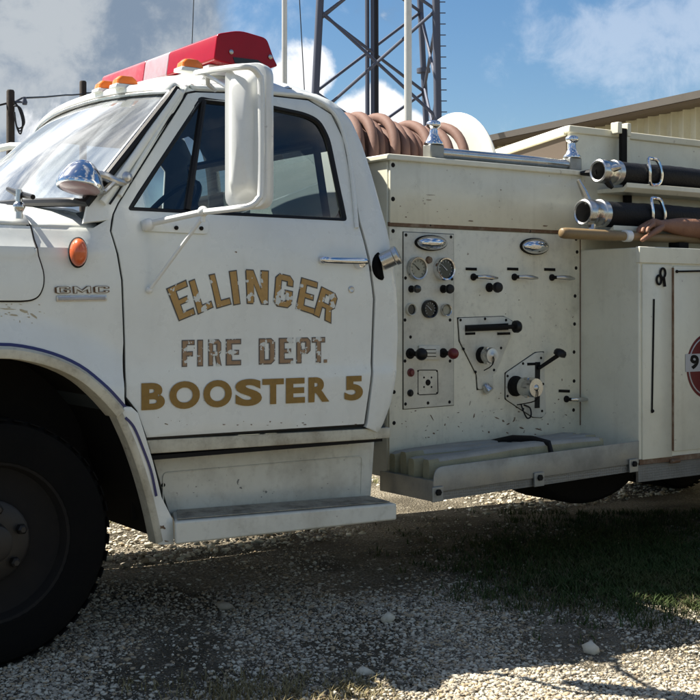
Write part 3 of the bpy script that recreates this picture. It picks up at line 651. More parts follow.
mb = MB(); mb.tube([at(206, 213, -.205), C(149, 288) + Vector((0, -.015, 0))], .0075, 8); mb.ball(C(148.5, 290) + Vector((0, -.008, 0)), .013); mb.build('mirror_brace', M['mirrorwhite'], mir)
mb = MB()
mb.tube([at(198, 72, .06), at(212, 78, -.10), at(228, 88, -.25)], .007, 8); mb.tube([at(207, 72, -.05), at(208, 84, .02), at(215, 90, .13)], .009, 8); mb.build('mirror_strut', M['mirrorwhite'], mir)
panel('mirror_mount', [cxz(fillet([(140, 220), (182, 214), (208, 222), (207, 234), (142, 231)], 3, 3))], ycab, M['cab'], mir, thick=.006, step=0, bevel=.002, off=-.008)
for x, y in ((175, 228), (200, 228.5)): p = C(x, y); mb = MB(); mb.lathe(p + Vector((0, -.008, 0)), (0, -1, 0), [(0, .008), (.006, .008), (.009, .004)], 10); mb.build('bolt', M['dark'], mir)
fm = Vector((.55, W + .02, 1.68))
mb = MB(); a = atd(-8, 150, 5.95); b = atd(32, 147, 5.75); mb.tube([a, a.lerp(b, .5) + Vector((0, 0, .012)), b], .018, 10); mb.box(atd(-22, 165, 6.0), (.08, .2, .4)); mb.tube([b, atd(21, 166, 5.8)], .012, 8); mb.build('side_mirror', M['mirrorwhite'], TR, bevel=.01)
# spotlight on the pillar
sc_ = at(80, 186, .02); sx_ = dirv((-.25, -.15, -1))
mb = MB(); mb.lathe(sc_, -sx_, [(-.010, .082), (.0, .085), (.008, .083), (.03, .076), (.06, .060), (.085, .036), (.097, .012), (.099, .002)], 28); spt = mb.build('spotlight', M['chrome'], TR, smooth=50)
mb = MB(); mb.lathe(sc_, sx_, [(.006, .076), (.014, .068), (.02, .03), (.021, .003)], 24); mb.build('lens', M['clearlens'], spt, smooth=60)
mb = MB(); mb.tube([at(95, 174, .02), at(104, 176, .02), at(115, 181, .03), C(127, 184)], [.014, .018, .016, .012], 10); mb.ball(C(125, 178) + Vector((0, -.01, 0)), .024); mb.tube([at(104, 192, .01), at(112, 184, .02), C(122, 178)], .012, 8); mb.build('bracket', M['worn'], spt)

# red light bar
YB = .27
cap = [at(x, y, YB) for x, y in fillet([(214, 60), (217.5, 33.5), (240, 30), (267, 38), (274, 58), (278, 66), (262, 71.5)], [3, 4, 8, 5, 0, 2, 2], 4)]
xf = at(216, 40, YB).x
def ycut(px, py): return atx(px, py, xf).y
y1, y2, y3 = ycut(168, 58), ycut(144, 68), ycut(101, 84)
def bar(name, ya, yb_, m, par, sc=1.0):
    c0 = sum(cap, Vector()) / len(cap)
    mb = MB(); mb.prism([c0 + (p - c0) * sc + Vector((0, ya - YB, 0)) for p in cap], (0, yb_ - ya, 0)); return mb.build(name, m, par, bevel=.012 if sc == 1 else .004, seg=3)
lb = bar('light_bar', YB + .004, y3 - .004, M['dark'], TR, .93)
bar('red_lens', YB, y1, M['redlens'], lb); bar('clear_lens', y1 + .002, y2 - .002, M['clearlens'], lb, .995); bar('red_lens', y2, y3, M['redfade'], lb)
for x, y in ((231, 52), (270, 57)): p = at(x, y, YB - .001); mb = MB(); mb.lathe(p, (0, -1, 0), [(0, .010), (.004, .010), (.007, .005)], 10); mb.build('screw', M['worn'], lb)
mb = MB(); mb.prism([at(x, y, YB - .002) for x, y in ((233, 57), (258, 60), (268, 68), (262, 69.5), (235, 63))], (0, .02, 0)); mb.build('vent_grille', M['gaugeblk'], lb)
zb = at(214, 60, YB).z
mb = MB()
for ya in (.36, 1.35): mb.prism([(xf - .04, ya, zb - .10), (xf + .02, ya, zb - .002), (xf + .26, ya, zb - .002), (xf + .30, ya, zb - .10)], (0, .07, 0))
mb.box2((xf + .0, .33, zb - .045), (xf + .27, 1.45, zb - .004)); mb.build('mount', M['cab'], lb, bevel=.006)
# clearance lights
for px, py in ((190, 66.5), (125, 83), (107, 87.5)):
    p = atx(px, py + 5, .70 if px < 150 else .84)
    mb = MB(); mb.prism([p + Vector(q) for q in ((-.055, -.035, -.005), (.055, -.035, -.005), (.05, -.03, .012), (-.05, -.03, .012))], (0, .07, 0)); cl = mb.build('clearance_light', M['cab'], TR, bevel=.003)
    mb = MB(); rg = []
    for z, a, b in ((.012, .048, .03), (.03, .044, .028), (.044, .030, .022), (.048, .015, .012)): rg.append([mb.bm.verts.new(p + Vector((x, y, z))) for x, y in rr(a, b, .015, 3)])
    for a, b in zip(rg, rg[1:]):
        for i in range(len(a)): mb.face([a[i], a[(i + 1) % len(a)], b[(i + 1) % len(a)], b[i]])
    mb.face(rg[-1]); mb.build('lens', M['amber'], cl, smooth=30)

# hood, fender, cowl
AC = at(-5, 547, .03); AR = (545 - 357) * scale_at(0, 0)
ZC1, ZC2 = 1.435, 1.515
def yfend(X, Z):
    y = ybase(X, min(Z, 1.42))
    s = min(1, max(0, (.44 - X) / .16)); s = s * s * (3 - 2 * s)
    if Z > ZC1: y += (Z - ZC1) / (ZC2 - ZC1) * (.012 + .048 * s)
    y -= .008 * s * math.exp(-((Z - ZC1 + .006) / .010) ** 2)
    d = math.hypot(X - AC.x, Z - AC.z)
    if d < AR + .17: u = min(1, max(0, 1 - (d - AR) / .17)); y -= .035 * u * u * (3 - 2 * u)
    return y
def fxz(l): return xz(l, yfend)
ARCH = [(157, 543), (150, 510), (142, 480), (130, 445), (117, 416), (99, 396), (74, 376), (40, 362.5), (0, 357)]
archf = fxz(ARCH[4:])
archm = [(2 * AC.x - x, z) for x, z in archf[::-1]][1:]
arch_all = crom(archf + archm, 4)
seam = [(111.5, 217), (109.8, 231), (116.6, 254), (121, 280), (123.3, 343), (124.3, 398), (125, 404)]
fo = fxz(seam) + arch_all + [(arch_all[-1][0], .62), (-1.02, .62), (-1.02, ZC1), (-.98, ZC2), (-.5, ZC2)] + [(x, ZC2) for x in (-.2, .1, .3)] + [(fxz([(92, 220)])[0][0], ZC2)]
hs = fxz([(21.4, 208), (28.6, 223), (36, 248.6), (41.5, 270), (42.5, 281), (41, 289), (37, 296), (30, 299.5), (20, 300.5)])
hs = [(x, min(z, ZC2)) for x, z in hs]
fender = panel('fender', [fo], yfend, M['cab'], TR, thick=.02, step=.02, bevel=.003, smooth=25)
hood_loop = crom(hs[1:], 3) + [(-1.0, hs[-1][1]), (-1.0, ZC1), (-.98, ZC2)] + [(hs[1][0] - .02, ZC2)]
hood = panel('hood', [hood_loop], yfend, M['cab'], TR, thick=.025, step=.02, bevel=.005, off=-.009, smooth=25)
mb = MB(); mb.tube([(x, yfend(x, z) - .001, z) for x, z in crom(hs, 3) + [(-1.0, hs[-1][1])]], .007, 6); mb.build('hood_gap', M['black'], hood)
XH = hs[1][0]
def topprof(): 
    half = [(.062, ZC2), (.070, ZC2 + .010), (.10, ZC2 + .032), (.20, ZC2 + .066), (.30, ZC2 + .086), (.45, ZC2 + .102), (.65, ZC2 + .116), (W / 2, ZC2 + .122)]
    return half + [(W - y, z) for y, z in half[-2::-1]]
def topsheet(name, xs_, par, drop=lambda x: 0, off=0.0, bowf=0.0):
    mb = MB(); mb.grid([[(x - bowf * (1 - (2 * y / W - 1) ** 2), y + (off if y > W / 2 else -off), z - drop(x) + off) for y, z in topprof()] for x in xs_]); return mb.build(name, M['cab'], par, smooth=50, solid=.015, bevel=0)
topsheet('hood_top', [-1.0, -.9, -.6, -.3, XH - .06, XH - .004], hood, lambda x: .05 * max(0, -x - .6) ** 2, .006)
topsheet('cowl', [XH + .004, XH + .08, .28, .36, b0.x + .05], TR)
# cab far fender and front end
panel('fender', [[(-1.02, .62), (-1.02, ZC2), (.4, ZC2), (.45, .5)] + [(x, z) for x, z in crom(fxz(ARCH[2:]) + [(2 * AC.x - x, z) for x, z in fxz(ARCH[2:])[::-1]][1:], 3)]], lambda X, Z: W - yfend(X, Z), M['cab'], TR, thick=.02, step=.12, bevel=0, flip=True)
mb = MB(); mb.prism([(-1.0, .05, .62), (-1.0, .05, 1.50), (-1.0, W - .05, 1.50), (-1.0, W - .05, .62)], (.03, 0, 0)); mb.build('nose', M['cab'], TR, bevel=.01)
mb = MB()
for k in range(7): mb.box2((-1.03, .42, .80 + k * .085), (-1.0, W - .42, .85 + k * .085))
mb.build('grille', M['worn'], TR, bevel=.004)
for y in (.24, W - .24):
    mb = MB(); mb.lathe((-1.0, y, 1.1), (-1, 0, 0), [(0, .12), (.03, .12), (.04, .10)], 24); hl = mb.build('headlight', M['chrome'], TR)
    mb = MB(); mb.lathe((-1.038, y, 1.1), (-1, 0, 0), [(0, .098), (.02, .08), (.03, .03), (.031, .002)], 24); mb.build('lens', M['clearlens'], hl)
mb = MB(); mb.box2((-1.22, -.02, .52), (-1.12, W + .02, .74)); mb.box2((-1.12, .4, .56), (-.8, .48, .7)); mb.box2((-1.12, W - .48, .56), (-.8, W - .4, .7)); mb.build('bumper', M['cab'], TR, bevel=.015)
# wheel-arch lip with its blue stripe
def strip(path, prof, m, name, par, fn, cen):
    mb = MB(); rows = []
    P = [np.array(p) for p in path]
    for i, p in enumerate(P):
        tn = P[min(i + 1, len(P) - 1)] - P[max(i - 1, 0)]; tn = tn / np.linalg.norm(tn); nn = np.array((-tn[1], tn[0]))
        if nn.dot(p - np.array((cen.x, cen.z))) < 0: nn = -nn
        rows.append([(lambda q: (q[0], fn(q[0], q[1]) + dy, q[1]))(p + nn * r) for r, dy in prof])
    mb.grid(rows); return mb.build(name, m, par, smooth=40)
lip = [(-.006, .09), (-.006, .0), (-.004, -.012), (.004, -.016), (.026, -.016), (.032, -.010), (.034, 0.002)]
strip(arch_all, lip, M['cabdirty'], 'arch_lip', fender, yfend, AC)
strip(arch_all[:-1], [(.037, -.0025), (.048, -.0025)], M['blue'], 'stripe', fender, yfend, AC)
low = [(118, 416), (124, 407), (131, 407), (137.5, 413), (146, 440), (152, 460), (161, 497), (172, 519), (173.5, 544), (158.5, 544.5)] + ARCH[:4]
splash = panel('splash_panel', [fxz(low)], yfend, M['cab'], TR, thick=.03, step=.05, bevel=.004, off=-.004)
al = crom(fxz(ARCH[:5]), 4)
strip(al, [(-.005, .06), (-.005, -.002), (.0, -.007), (.012, -.009), (.022, -.005)], M['cabdirty'], 'arch_lip', splash, yfend, AC)
strip(crom(fxz([(155.5, 496), (150, 470), (142, 448), (133, 427), (124.5, 417.5)]), 4), [(-.005, -.0075), (.005, -.0075)], M['blue'], 'stripe', splash, yfend, AC)
# inner wheel housing
mb = MB(); pth = [(x, z) for x, z in crom(fxz(ARCH), 2)] + archm
mb.grid([[(x + (x - AC.x) * .02, y, z + .015) for y in (.06, .2, .62)] for x, z in pth]); mb.build('wheel_housing', M['dark'], TR)
mb = MB(); mb.prism([(x, .62, z + .015) for x, z in pth], (0, .02, 0)); mb.build('engine_bay_side', M['dark'], TR)
# marker lamp and emblem
p = on(78, 252.5, yfend); a = scale_at(77, 0)
mb = MB(); mb.lathe(p + Vector((.0, .006, 0)), (-.10, -1, 0), [(0, 15.5 * a), (.012, 15.5 * a), (.02, 14 * a), (.021, 2 * a)], 28, sx=.62, up=(0, 0, 1)); ml = mb.build('marker_lamp', M['dark'], fender)
mb = MB(); mb.lathe(p + Vector((-.004, -.012, 0)), (-.25, -1, 0), [(0, 14 * a), (.018, 13.5 * a), (.034, 10.5 * a), (.043, 6 * a), (.046, 1 * a)], 28, sx=.62, up=(0, 0, 1)); mb.build('lens', M['orange'], ml, smooth=50)
# ------------------------------------------------------------------ lettering
def E(w=.62, s=.26): return [[(0, 0), (w, 0), (w, s * .8), (s, s * .8), (s, .4), (w * .86, .4), (w * .86, .4 + s * .72), (s, .4 + s * .72), (s, 1 - s * .8), (w, 1 - s * .8), (w, 1), (0, 1)]]
LET = {
 'E': E(), 'F': [[(0, 0), (.26, 0), (.26, .38), (.54, .38), (.54, .58), (.26, .58), (.26, .8), (.62, .8), (.62, 1), (0, 1)]],
 'L': [[(0, 0), (.62, 0), (.62, .22), (.27, .22), (.27, 1), (0, 1)]], 'I': [[(0, 0), (.3, 0), (.3, 1), (0, 1)]],
 'N': [[(0, 0), (.25, 0), (.25, .56), (.46, 0), (.7, 0), (.7, 1), (.45, 1), (.45, .46), (.25, 1), (0, 1)]],
 'G': [[(.14, 0), (.52, 0), (.66, .14), (.66, .55), (.36, .55), (.36, .38), (.42, .38), (.42, .22), (.25, .22), (.25, .78), (.42, .78), (.42, .66), (.66, .66), (.66, .86), (.52, 1), (.14, 1), (0, .86), (0, .14)]],
 'R': [[(0, 0), (.25, 0), (.25, .36), (.34, .36), (.42, 0), (.68, 0), (.57, .42), (.66, .52), (.66, .87), (.53, 1), (0, 1)], [(.25, .56), (.25, .80), (.41, .80), (.41, .56)]],
 'D': [[(0, 0), (.5, 0), (.66, .15), (.66, .85), (.5, 1), (0, 1)], [(.25, .2), (.25, .8), (.41, .8), (.41, .2)]],
 'P': [[(0, 0), (.25, 0), (.25, .36), (.52, .36), (.66, .49), (.66, .87), (.52, 1), (0, 1)], [(.25, .56), (.25, .80), (.41, .80), (.41, .56)]],
 'M': [[(0, 0), (.24, 0), (.24, .5), (.5, .08), (.76, .5), (.76, 0), (1, 0), (1, 1), (.76, 1), (.5, .52), (.24, 1), (0, 1)]],
 'C': [[(.14, 0), (.52, 0), (.66, .14), (.66, .38), (.42, .38), (.42, .22), (.25, .22), (.25, .78), (.42, .78), (.42, .64), (.66, .64), (.66, .86), (.52, 1), (.14, 1), (0, .86), (0, .14)]],
 'T': [[(.2, 0), (.46, 0), (.46, .78), (.66, .78), (.66, 1), (0, 1), (0, .78), (.2, .78)]], '.': [[(0, 0), (1, 0), (1, 1), (0, 1)]],
}
def poly_offset(P, d):                # outward for positive d, for a counter-clockwise polygon
    n = len(P); out = []; A = sum(P[i][0] * P[(i + 1) % n][1] - P[(i + 1) % n][0] * P[i][1] for i in range(n)); sg = 1 if A > 0 else -1
    for i in range(n):
        a, b, c = (np.array(P[(i + k) % n]) for k in (-1, 0, 1)); u = (b - a) / np.linalg.norm(b - a); v = (c - b) / np.linalg.norm(c - b)
        n1 = np.array((u[1], -u[0])); n2 = np.array((v[1], -v[0])); m = n1 + n2; m = m / max(.35, m.dot(n1)) if m.dot(n1) > 1e-6 else n1
        out.append(tuple(b + m * d * sg))
    return out
def quadmap(q, u, v):                 # q: tl, tr, bl, br in photo pixels
    tl, tr, bl, br = (np.array(p, float) for p in q); return (bl * (1 - u) + br * u) * (1 - v) + (tl * (1 - u) + tr * u) * v
def letters(name, items, mats, par, edge=.05, off=-.0018, fn=None, lift=.0009):
    fn = fn or ycab
    mb = MB()
    for ch, q in items:
        w_ = max(x for x, y in LET[ch][0])
        for layer in (0, 1):
            loops = LET[ch] if layer == 0 else [poly_offset(l, -edge if i == 0 else edge) for i, l in enumerate(LET[ch])]
            b2 = fill2d([[(x, y) for x, y in l] for l in loops]); mb.mi = layer
            vm = {}
            for v in b2.verts:
                px = quadmap(q, v.co.x / w_, v.co.z); p = on(px[0], px[1], fn); vm[v] = mb.bm.verts.new(p + Vector((0, off - lift * layer, 0)))
            for f in b2.faces: mb.face([vm[v] for v in f.verts])
            b2.free()
    return mb.build(name, mats, par, smooth=0, recalc=False)
letters('lettering', [('E', ((165.7, 288.6), (186.0, 279.4), (178.6, 321.5), (195.5, 314.5))), ('L', ((188.2, 281), (203, 275.5), (197.5, 315), (213.5, 307.5))), ('L', ((208.3, 274.6), (223, 271.5), (216.2, 309), (231.5, 304.5))),
    ('I', ((228.4, 271), (236.6, 269.8), (233, 305.7), (240.5, 304.3))), ('N', ((244.8, 269), (268.8, 270.5), (246.4, 304), (268.3, 305))), ('G', ((275.5, 272), (294, 276.5), (272.6, 306), (291.5, 309))),
    ('E', ((301, 277), (318, 282), (295, 309), (314.5, 315.3))), ('R', ((321, 286), (339, 295), (312.5, 315), (331.2, 324)))], [M['goldedge'], M['gold']], door, .034)
def fd(ch, x0, x1, h=1.0):
    yt = lambda x: 340 - (x - 182) * .022; yb2 = lambda x: 367 - (x - 182) * .030
    t = lambda x: yb2(x) - (yb2(x) - yt(x)) * h
    return (ch, ((x0, t(x0)), (x1, t(x1)), (x0, yb2(x0)), (x1, yb2(x1))))
letters('lettering', [fd('F', 181.5, 194.5), fd('I', 197, 203), fd('R', 208, 221.5), fd('E', 225.5, 241), fd('D', 258.5, 275), fd('E', 278.5, 293), fd('P', 296, 310.5), fd('T', 311.5, 325), fd('.', 323.5, 327, .13)], [M['gold2edge'], M['gold2']], door, .042)
def glyph(ch, bold=.0, font_size=1.0):
    c = bpy.data.curves.new('glyph', 'FONT'); c.body = ch; c.size = 1; c.offset = bold; c.resolution_u = 6
    o = bpy.data.objects.new('glyph', c); COL.objects.link(o); bpy.context.view_layer.update()
    me = bpy.data.meshes.new_from_object(o.evaluated_get(bpy.context.evaluated_depsgraph_get()))
    V = np.array([v.co[:2] for v in me.vertices]); F = [tuple(p.vertices) for p in me.polygons]
    bpy.data.objects.remove(o); bpy.data.curves.remove(c); bpy.data.meshes.remove(me)
    lo = V.min(0); hi = V.max(0); return (V - lo) / (hi - lo), F
def glyphs(name, items, m, par, fn, off, bold):
    mb = MB()
    for ch, q in items:
        V, F = glyph(ch, bold); vs = []
        for u, v in V:
            px = quadmap(q, u, v); vs.append(mb.bm.verts.new(on(px[0], px[1], fn) + Vector((0, off, 0))))
        for f in F: mb.face([vs[i] for i in f])
    o = mb.build(name, m, par, smooth=0, recalc=False)
    return o
bt = lambda x: 383.2 - (x - 141) * .0345; bb = lambda x: 410.3 - (x - 141) * .047
def bo(ch, x0, x1, a=0): return (ch, ((x0, bt(x0) - a), (x1, bt(x1) - a), (x0, bb(x0) + a), (x1, bb(x1) + a)))
glyphs('lettering', [bo('B', 141, 164.5), bo('O', 169, 199.5, .6), bo('O', 203, 231.5, .6), bo('S', 235, 261.5, .6), bo('T', 262, 283.5), bo('E', 285.5, 304.5), bo('R', 308, 329), bo('5', 344, 362.5)], M['goldnew'], door, ycab, -.0035, .045)
gm = [('G', ((54, 286.5), (70, 286.3), (54.5, 293.8), (70.5, 293.6))), ('M', ((72, 286.3), (90.5, 286), (72.5, 293.6), (91, 293.3))), ('C', ((92.5, 286), (109, 285.8), (93, 293.3), (109, 293.1)))]
em = letters('emblem', gm, [M['rust'], M['worn']], fender, .07, -.004, yfend, .004)
panel('emblem_bar', [fxz(fillet([(56, 295.8), (106.5, 295.2), (106.5, 300.8), (56, 301.6)], 1, 2))], yfend, M['worn'], fender, thick=.004, step=0, bevel=.001, off=-.005)
panel('emblem_inlay', [fxz([(58, 297), (105, 296.4), (105, 299.8), (58, 300.5)])], yfend, M['greymark'], fender, thick=.001, step=0, bevel=0, off=-.0062)

# door hardware
p = C(342, 261.5)
mb = MB(); mb.tube(crom([C(320, 259.5) + Vector((0, -.004, 0)), C(323, 260) + Vector((0, -.026, 0)), C(335, 260.8) + Vector((0, -.034, 0)), C(352, 261.2) + Vector((0, -.034, 0)), C(362, 261.6) + Vector((0, -.028, 0)), C(366, 262) + Vector((0, -.002, 0))], 4), .0125, 10, sx=.75)
mb.lathe(C(358, 263.5), (0, -1, 0), [(0, .024), (.012, .022), (.030, .018), (.036, .008)], 16); mb.ball(C(321.5, 260) + Vector((0, -.008, 0)), .016); mb.build('door_handle', M['chrome'], door)
mb = MB(); mb.lathe(C(351, 289.5), (0, -1, 0), [(0, .014), (.004, .014), (.006, .010), (.005, .006)], 16); mb.build('lock', M['worn'], door)
# rocker, step skirt, running board
panel('rocker', [cxz([(148.5, 440.5), (387, 427), (387.5, 437.5), (376, 439), (152, 454)])], lambda X, Z: ybase(X, .62), M['cabdirty'], TR, thick=.03, step=0, bevel=.004, off=-.002)
YS = .17
sk = [at(152, 454, YS), at(374.5, 437.5, YS), at(370.5, 497, YS), at(172, 522, YS)]
panel('step_skirt', [[(p.x, p.z) for p in sk]], flat(YS), M['skirt'], TR, thick=.02, step=.1, bevel=.003)
gl = fillet([(163, 520), (163, 473), (362, 456), (361, 494)], [0, 5, 4, 0], 5)
mb = MB(); mb.tube([at(x, y, YS - .001) for x, y in gl], .0035, 6); mb.build('skirt_bead', M['skirt'], TR)
mb = MB(); mb.lathe(at(163, 485, YS), (0, -1, 0), [(0, .008), (.004, .008)], 10); mb.build('bolt', M['dark'], TR)
# dark closing plates under the cab
mb = MB(); mb.box2((.56, .035, sk[0].z - .004), (1.66, .165, sk[0].z + .012)); mb.box2((.60, .20, .42), (1.64, .22, .66)); mb.build('underbody_plate', M['dark'], TR)
f0, f1, f2, f3 = at(175, 522, -.02), at(397, 503.5, -.02), at(397, 520, -.02), at(175, 545, -.02)
r0, r1 = at(171.5, 518, YS), at(370.5, 496, YS)
zL = (f0.z); r0.z = zL + .004; r1.z = f1.z + .004
mb = MB(); d = Vector((0, YS + .02, 0))
P = [f0, f1, f2, f3]; B = [r0, r1, Vector((r1.x, r1.y, f2.z)), Vector((r0.x, r0.y, f3.z))]
va = [mb.bm.verts.new(p) for p in P]; vb_ = [mb.bm.verts.new(p) for p in B]
mb.face(va); mb.face(vb_[::-1])
for i in range(4): mb.face([va[(i + 1) % 4], va[i], vb_[i], vb_[(i + 1) % 4]])
rbd = mb.build('running_board', M['skirt'], TR, bevel=.008)
mb = MB(); u0, u1, u2, u3 = [p + Vector((0, 0, .004)) for p in (f0.lerp(f1, .02) + Vector((0, .02, 0)), f0.lerp(f1, .98) + Vector((0, .02, 0)), r0.lerp(r1, .98) + Vector((0, -.01, 0)), r0.lerp(r1, .02) + Vector((0, -.01, 0)))]
for k in range(9):
    a, b = k / 9 + .012, (k + 1) / 9 - .012
    mb.prism([u0.lerp(u3, a), u1.lerp(u2, a), u1.lerp(u2, b), u0.lerp(u3, b)], (0, 0, .003))
mb.build('step_tread', M['tread'], rbd, smooth=0)

def scuffs0(spots, fn, host, off, m):
    me = host.data; me.materials.append(M[m]); mi = len(me.materials) - 1; r_ = random.Random(len(spots) * 7 + 3); bm = bmesh.new(); bm.from_mesh(me)
    for px, py, a, b, ang in spots:
        pts = []
        for k in range(9):
            t = 2 * math.pi * k / 9; rr_ = r_.uniform(.45, 1.25); x, y = math.cos(t) * a * rr_, math.sin(t) * b * rr_
            pts.append(on(px + x * math.cos(ang) - y * math.sin(ang), py + x * math.sin(ang) + y * math.cos(ang), fn) + Vector((0, off, 0)))
        f = bm.faces.new([bm.verts.new(p) for p in pts]); f.material_index = mi; f.normal_update()
        if f.normal.y > 0: f.normal_flip()
    bm.to_mesh(me); bm.free()
_r = random.Random(11)
scuffs0([(238, 481, 1.2, 3.2, .2), (241, 488, 1.5, 1.2, 0), (266, 492, 1.6, 1.2, .3), (301, 470, .8, .5, 0), (344, 460, .7, .5, 0)] + [(_r.uniform(180, 365), _r.uniform(480, 500), _r.uniform(.3, 1.0), _r.uniform(.25, .7), 0) for _ in range(18)], flat(YS), [o for o in COL.objects if o.name == 'step_skirt'][0], -.0012, 'greymark2')
scuffs0([(236, 252, 1.2, .7, .2), (300, 330, .5, .4, 0)] + [(_r.uniform(150, 360), _r.uniform(300, 422), _r.uniform(.2, .6), _r.uniform(.2, .5), 0) for _ in range(14)] + [(_r.uniform(150, 360), _r.uniform(421, 426) - .0, _r.uniform(.4, 1.6), _r.uniform(.2, .6), 0) for _ in range(16)], ycab, door, -.0012, 'rust')
scuffs0([(162, 527, 3.2, 2.0, .3), (150, 497, .8, .8, 0), (166, 541, 2.4, .7, .1)], yfend, splash, -.0058, 'rust')
scuffs0([(8, 309, 9, 1.1, .05), (24, 311, 6, 1.6, .2), (34, 316, 5, 1.0, .6), (14, 315, 5, .8, .1)] + [(_r.uniform(0, 45), _r.uniform(304, 324), _r.uniform(.4, 2.0), _r.uniform(.3, .7), .2) for _ in range(18)], yfend, fender, -.0012, 'stain')
# ------------------------------------------------------------------ wheels and chassis
WR = .428
def wheel(c, out):                     # out: -1 near side, +1 far side
    c = Vector(c); ax = Vector((0, out, 0)); k = WR / .42
    mb = MB(); prof = [(-.10, .26 * k), (-.10, .33 * k), (-.105, .37 * k), (-.095, .40 * k), (-.07, .418 * k), (.07, .418 * k), (.095, .40 * k), (.105, .37 * k), (.10, .33 * k), (.095, .275 * k), (.085, .262 * k)]
    mb.lathe(c, ax, prof, 56, cap0=False, cap1=False)
    for i in range(44):
        a = 2 * math.pi * i / 44
        for s_, o_ in ((-1, 0), (1, .5)):
            aa = a + o_ * 2 * math.pi / 44; rad = Vector((math.cos(aa), 0, math.sin(aa))); tg = Vector((-math.sin(aa), 0, math.cos(aa)))
            q = c + ax * .055 * s_ + rad * .417 * k
            mb.prism([q + ax * .045 * sa + tg * (.018 * k * ta) - rad * .006 for sa, ta in ((-1, -1), (1, -1), (1, 1), (-1, 1))], rad * .004)
    for a in (1, -1): pass
    wh = mb.build('wheel', M['rubber'], TR, smooth=30)
    mb = MB(); mb.lathe(c, ax, [(.094, .276 * k), (.088, .262 * k), (.05, .25 * k), (.03, .19 * k), (.034, .16 * k), (.03, .11 * k)], 48, cap0=False, cap1=True)
    rim = mb.build('rim', M['dark'], wh)
    mb = MB(); mb.lathe(c, ax, [(.03, .14 * k), (.055, .14 * k), (.062, .13 * k), (.062, .07 * k), (.11, .062 * k), (.115, .05 * k)], 32)
    for i in range(6):
        a = 2 * math.pi * (i + .3) / 6; q = c + Vector((math.cos(a), 0, math.sin(a))) * .112 * k + ax * .062; mb.lathe(q, ax, [(0, .019), (.022, .017), (.028, .010)], 6)
    mb.build('hub', mat('hub_metal', (.018, .016, .014), .5, metal=.3) if 'hub_metal' not in bpy.data.materials else bpy.data.materials['hub_metal'], rim)
    return wh
FW = at(-5, 547, .0); wheel((FW.x, .115, WR), -1); wheel((FW.x, W - .115, WR), 1)
RX = 5.12
for y, o_ in ((.16, -1), (.40, 1), (1.42, -1), (1.66, 1)): wheel((RX, y, WR), o_)
mb = MB()
for y in (.52, 1.28): mb.box2((-1.1, y - .03, .58), (6.6, y + .03, .80))
for x in (.6, 2.0, 3.4, 4.6, 6.2): mb.box2((x, .54, .62), (x + .08, 1.26, .76))
mb.build('chassis_frame', M['dark'], TR)
mb = MB(); mb.cyl((FW.x, .2, WR), (FW.x, W - .2, WR), .05); mb.cyl((RX, .2, WR), (RX, W - .2, WR), .07); mb.ball((RX, .9, WR), .2); mb.cyl((1.2, .9, .62), (RX, .9, WR), .04); mb.build('axle', M['dark'], TR)
mb = MB(); mb.box2((-.6, .45, .5), (.55, 1.3, 1.2)); mb.build('engine_block', M['dark'], TR, bevel=.05)
q0, q1 = at(512, 497, .93), at(618, 488, .93)
mb = MB(); tz = at(565, 505, .93).z
cx_, hw_ = (q0.x + q1.x) / 2, (q1.x - q0.x) / 2 + .06; tz += .03
mb.prism([(cx_ + hw_ * math.cos(a), .75, .52 - (.52 - tz) * math.sin(a) ** .8) for a in [math.pi * k / 24 for k in range(25)]] + [(cx_ - hw_, .75, .62), (cx_ + hw_, .75, .62)], (0, .36, 0)); mb.build('stand_in_tank', M['dark'], TR, bevel=.03)  # stand-in for an unidentified dark shape under the rear body
mb = MB(); mb.tube([(.8, 1.15, .5), (2.4, 1.18, .46), (3.6, 1.2, .46)], .035, 10); mb.build('exhaust_pipe', M['dark'], TR)

# ------------------------------------------------------------------ pump body
YP = .37; XB0 = at(389, 300, YP).x; XC = at(639, 300, -.02).x; XB1 = XC + .005
ZT = at(470, 164, YP).z; ZS = at(480, 227.5, YP).z
YF = 1.62
BODYC = thing
mb = MB(); mb.box2((XB0, YP + .012, .45), (XB1, YF, ZT - .012)); pb = mb.build('pump_body', M['body'], TR, bevel=.006)
def ppoly(l, Y): return [(p.x, p.z) for p in (at(x, y, Y) for x, y in l)]
up = panel('upper_panel', [ppoly([(389.5, 159), (580.5, 174), (580.5, 231.5), (389.5, 222.5)], YP)], flat(YP), M['body'], TR, thick=.012, step=0, bevel=.003, off=-.006)
lp = panel('pump_panel', [ppoly([(389.5, 226.5), (581, 235.5), (581, 452), (389.5, 470)], YP)], flat(YP), M['panel'], TR, thick=.014, step=0, bevel=.003)
mb = MB(); mb.box2((XB0, YP - .004, ZS - .012), (XB1, YP + .01, ZS + .006)); mb.build('seam_strip', M['rust'], pb, smooth=0)
mb = MB(); a = at(389, 157, YP - .012); b = at(584, 172, YP - .012); mb.box2((a.x - .01, YP - .02, ZT - .014), (b.x + .02, YP + .05, ZT + .014)); mb.box2((a.x - .012, YP - .018, ZT - .013), (a.x + .03, YF, ZT + .013)); mb.build('top_lip', M['body'], pb, bevel=.006)
def rivets(name, l, Y, r, par, m='dark', h=.004):
    me = None
    for x, y in l:
        if me is None:
            mb = MB(); mb.lathe((0, 0, 0), (0, -1, 0), [(0, r), (h * .6, r * .9), (h, r * .5)], 10); o = mb.build(name, M[m]); me = o.data
        else: o = bpy.data.objects.new(name, me); COL.objects.link(o)
        o.location = at(x, y, Y); setpar(o, par)
rivets('rivet', [(393, 165), (393, 199)], YP - .006, .011, up)
rivets('rivet', [(393, 231), (393, 263), (394, 392), (394, 423), (392, 300), (577, 252), (576, 268), (575, 296), (574.5, 324), (574, 352), (574, 381), (573.5, 410), (430, 225.5), (480, 228), (530, 231), (576, 239)], YP, .0095, lp)
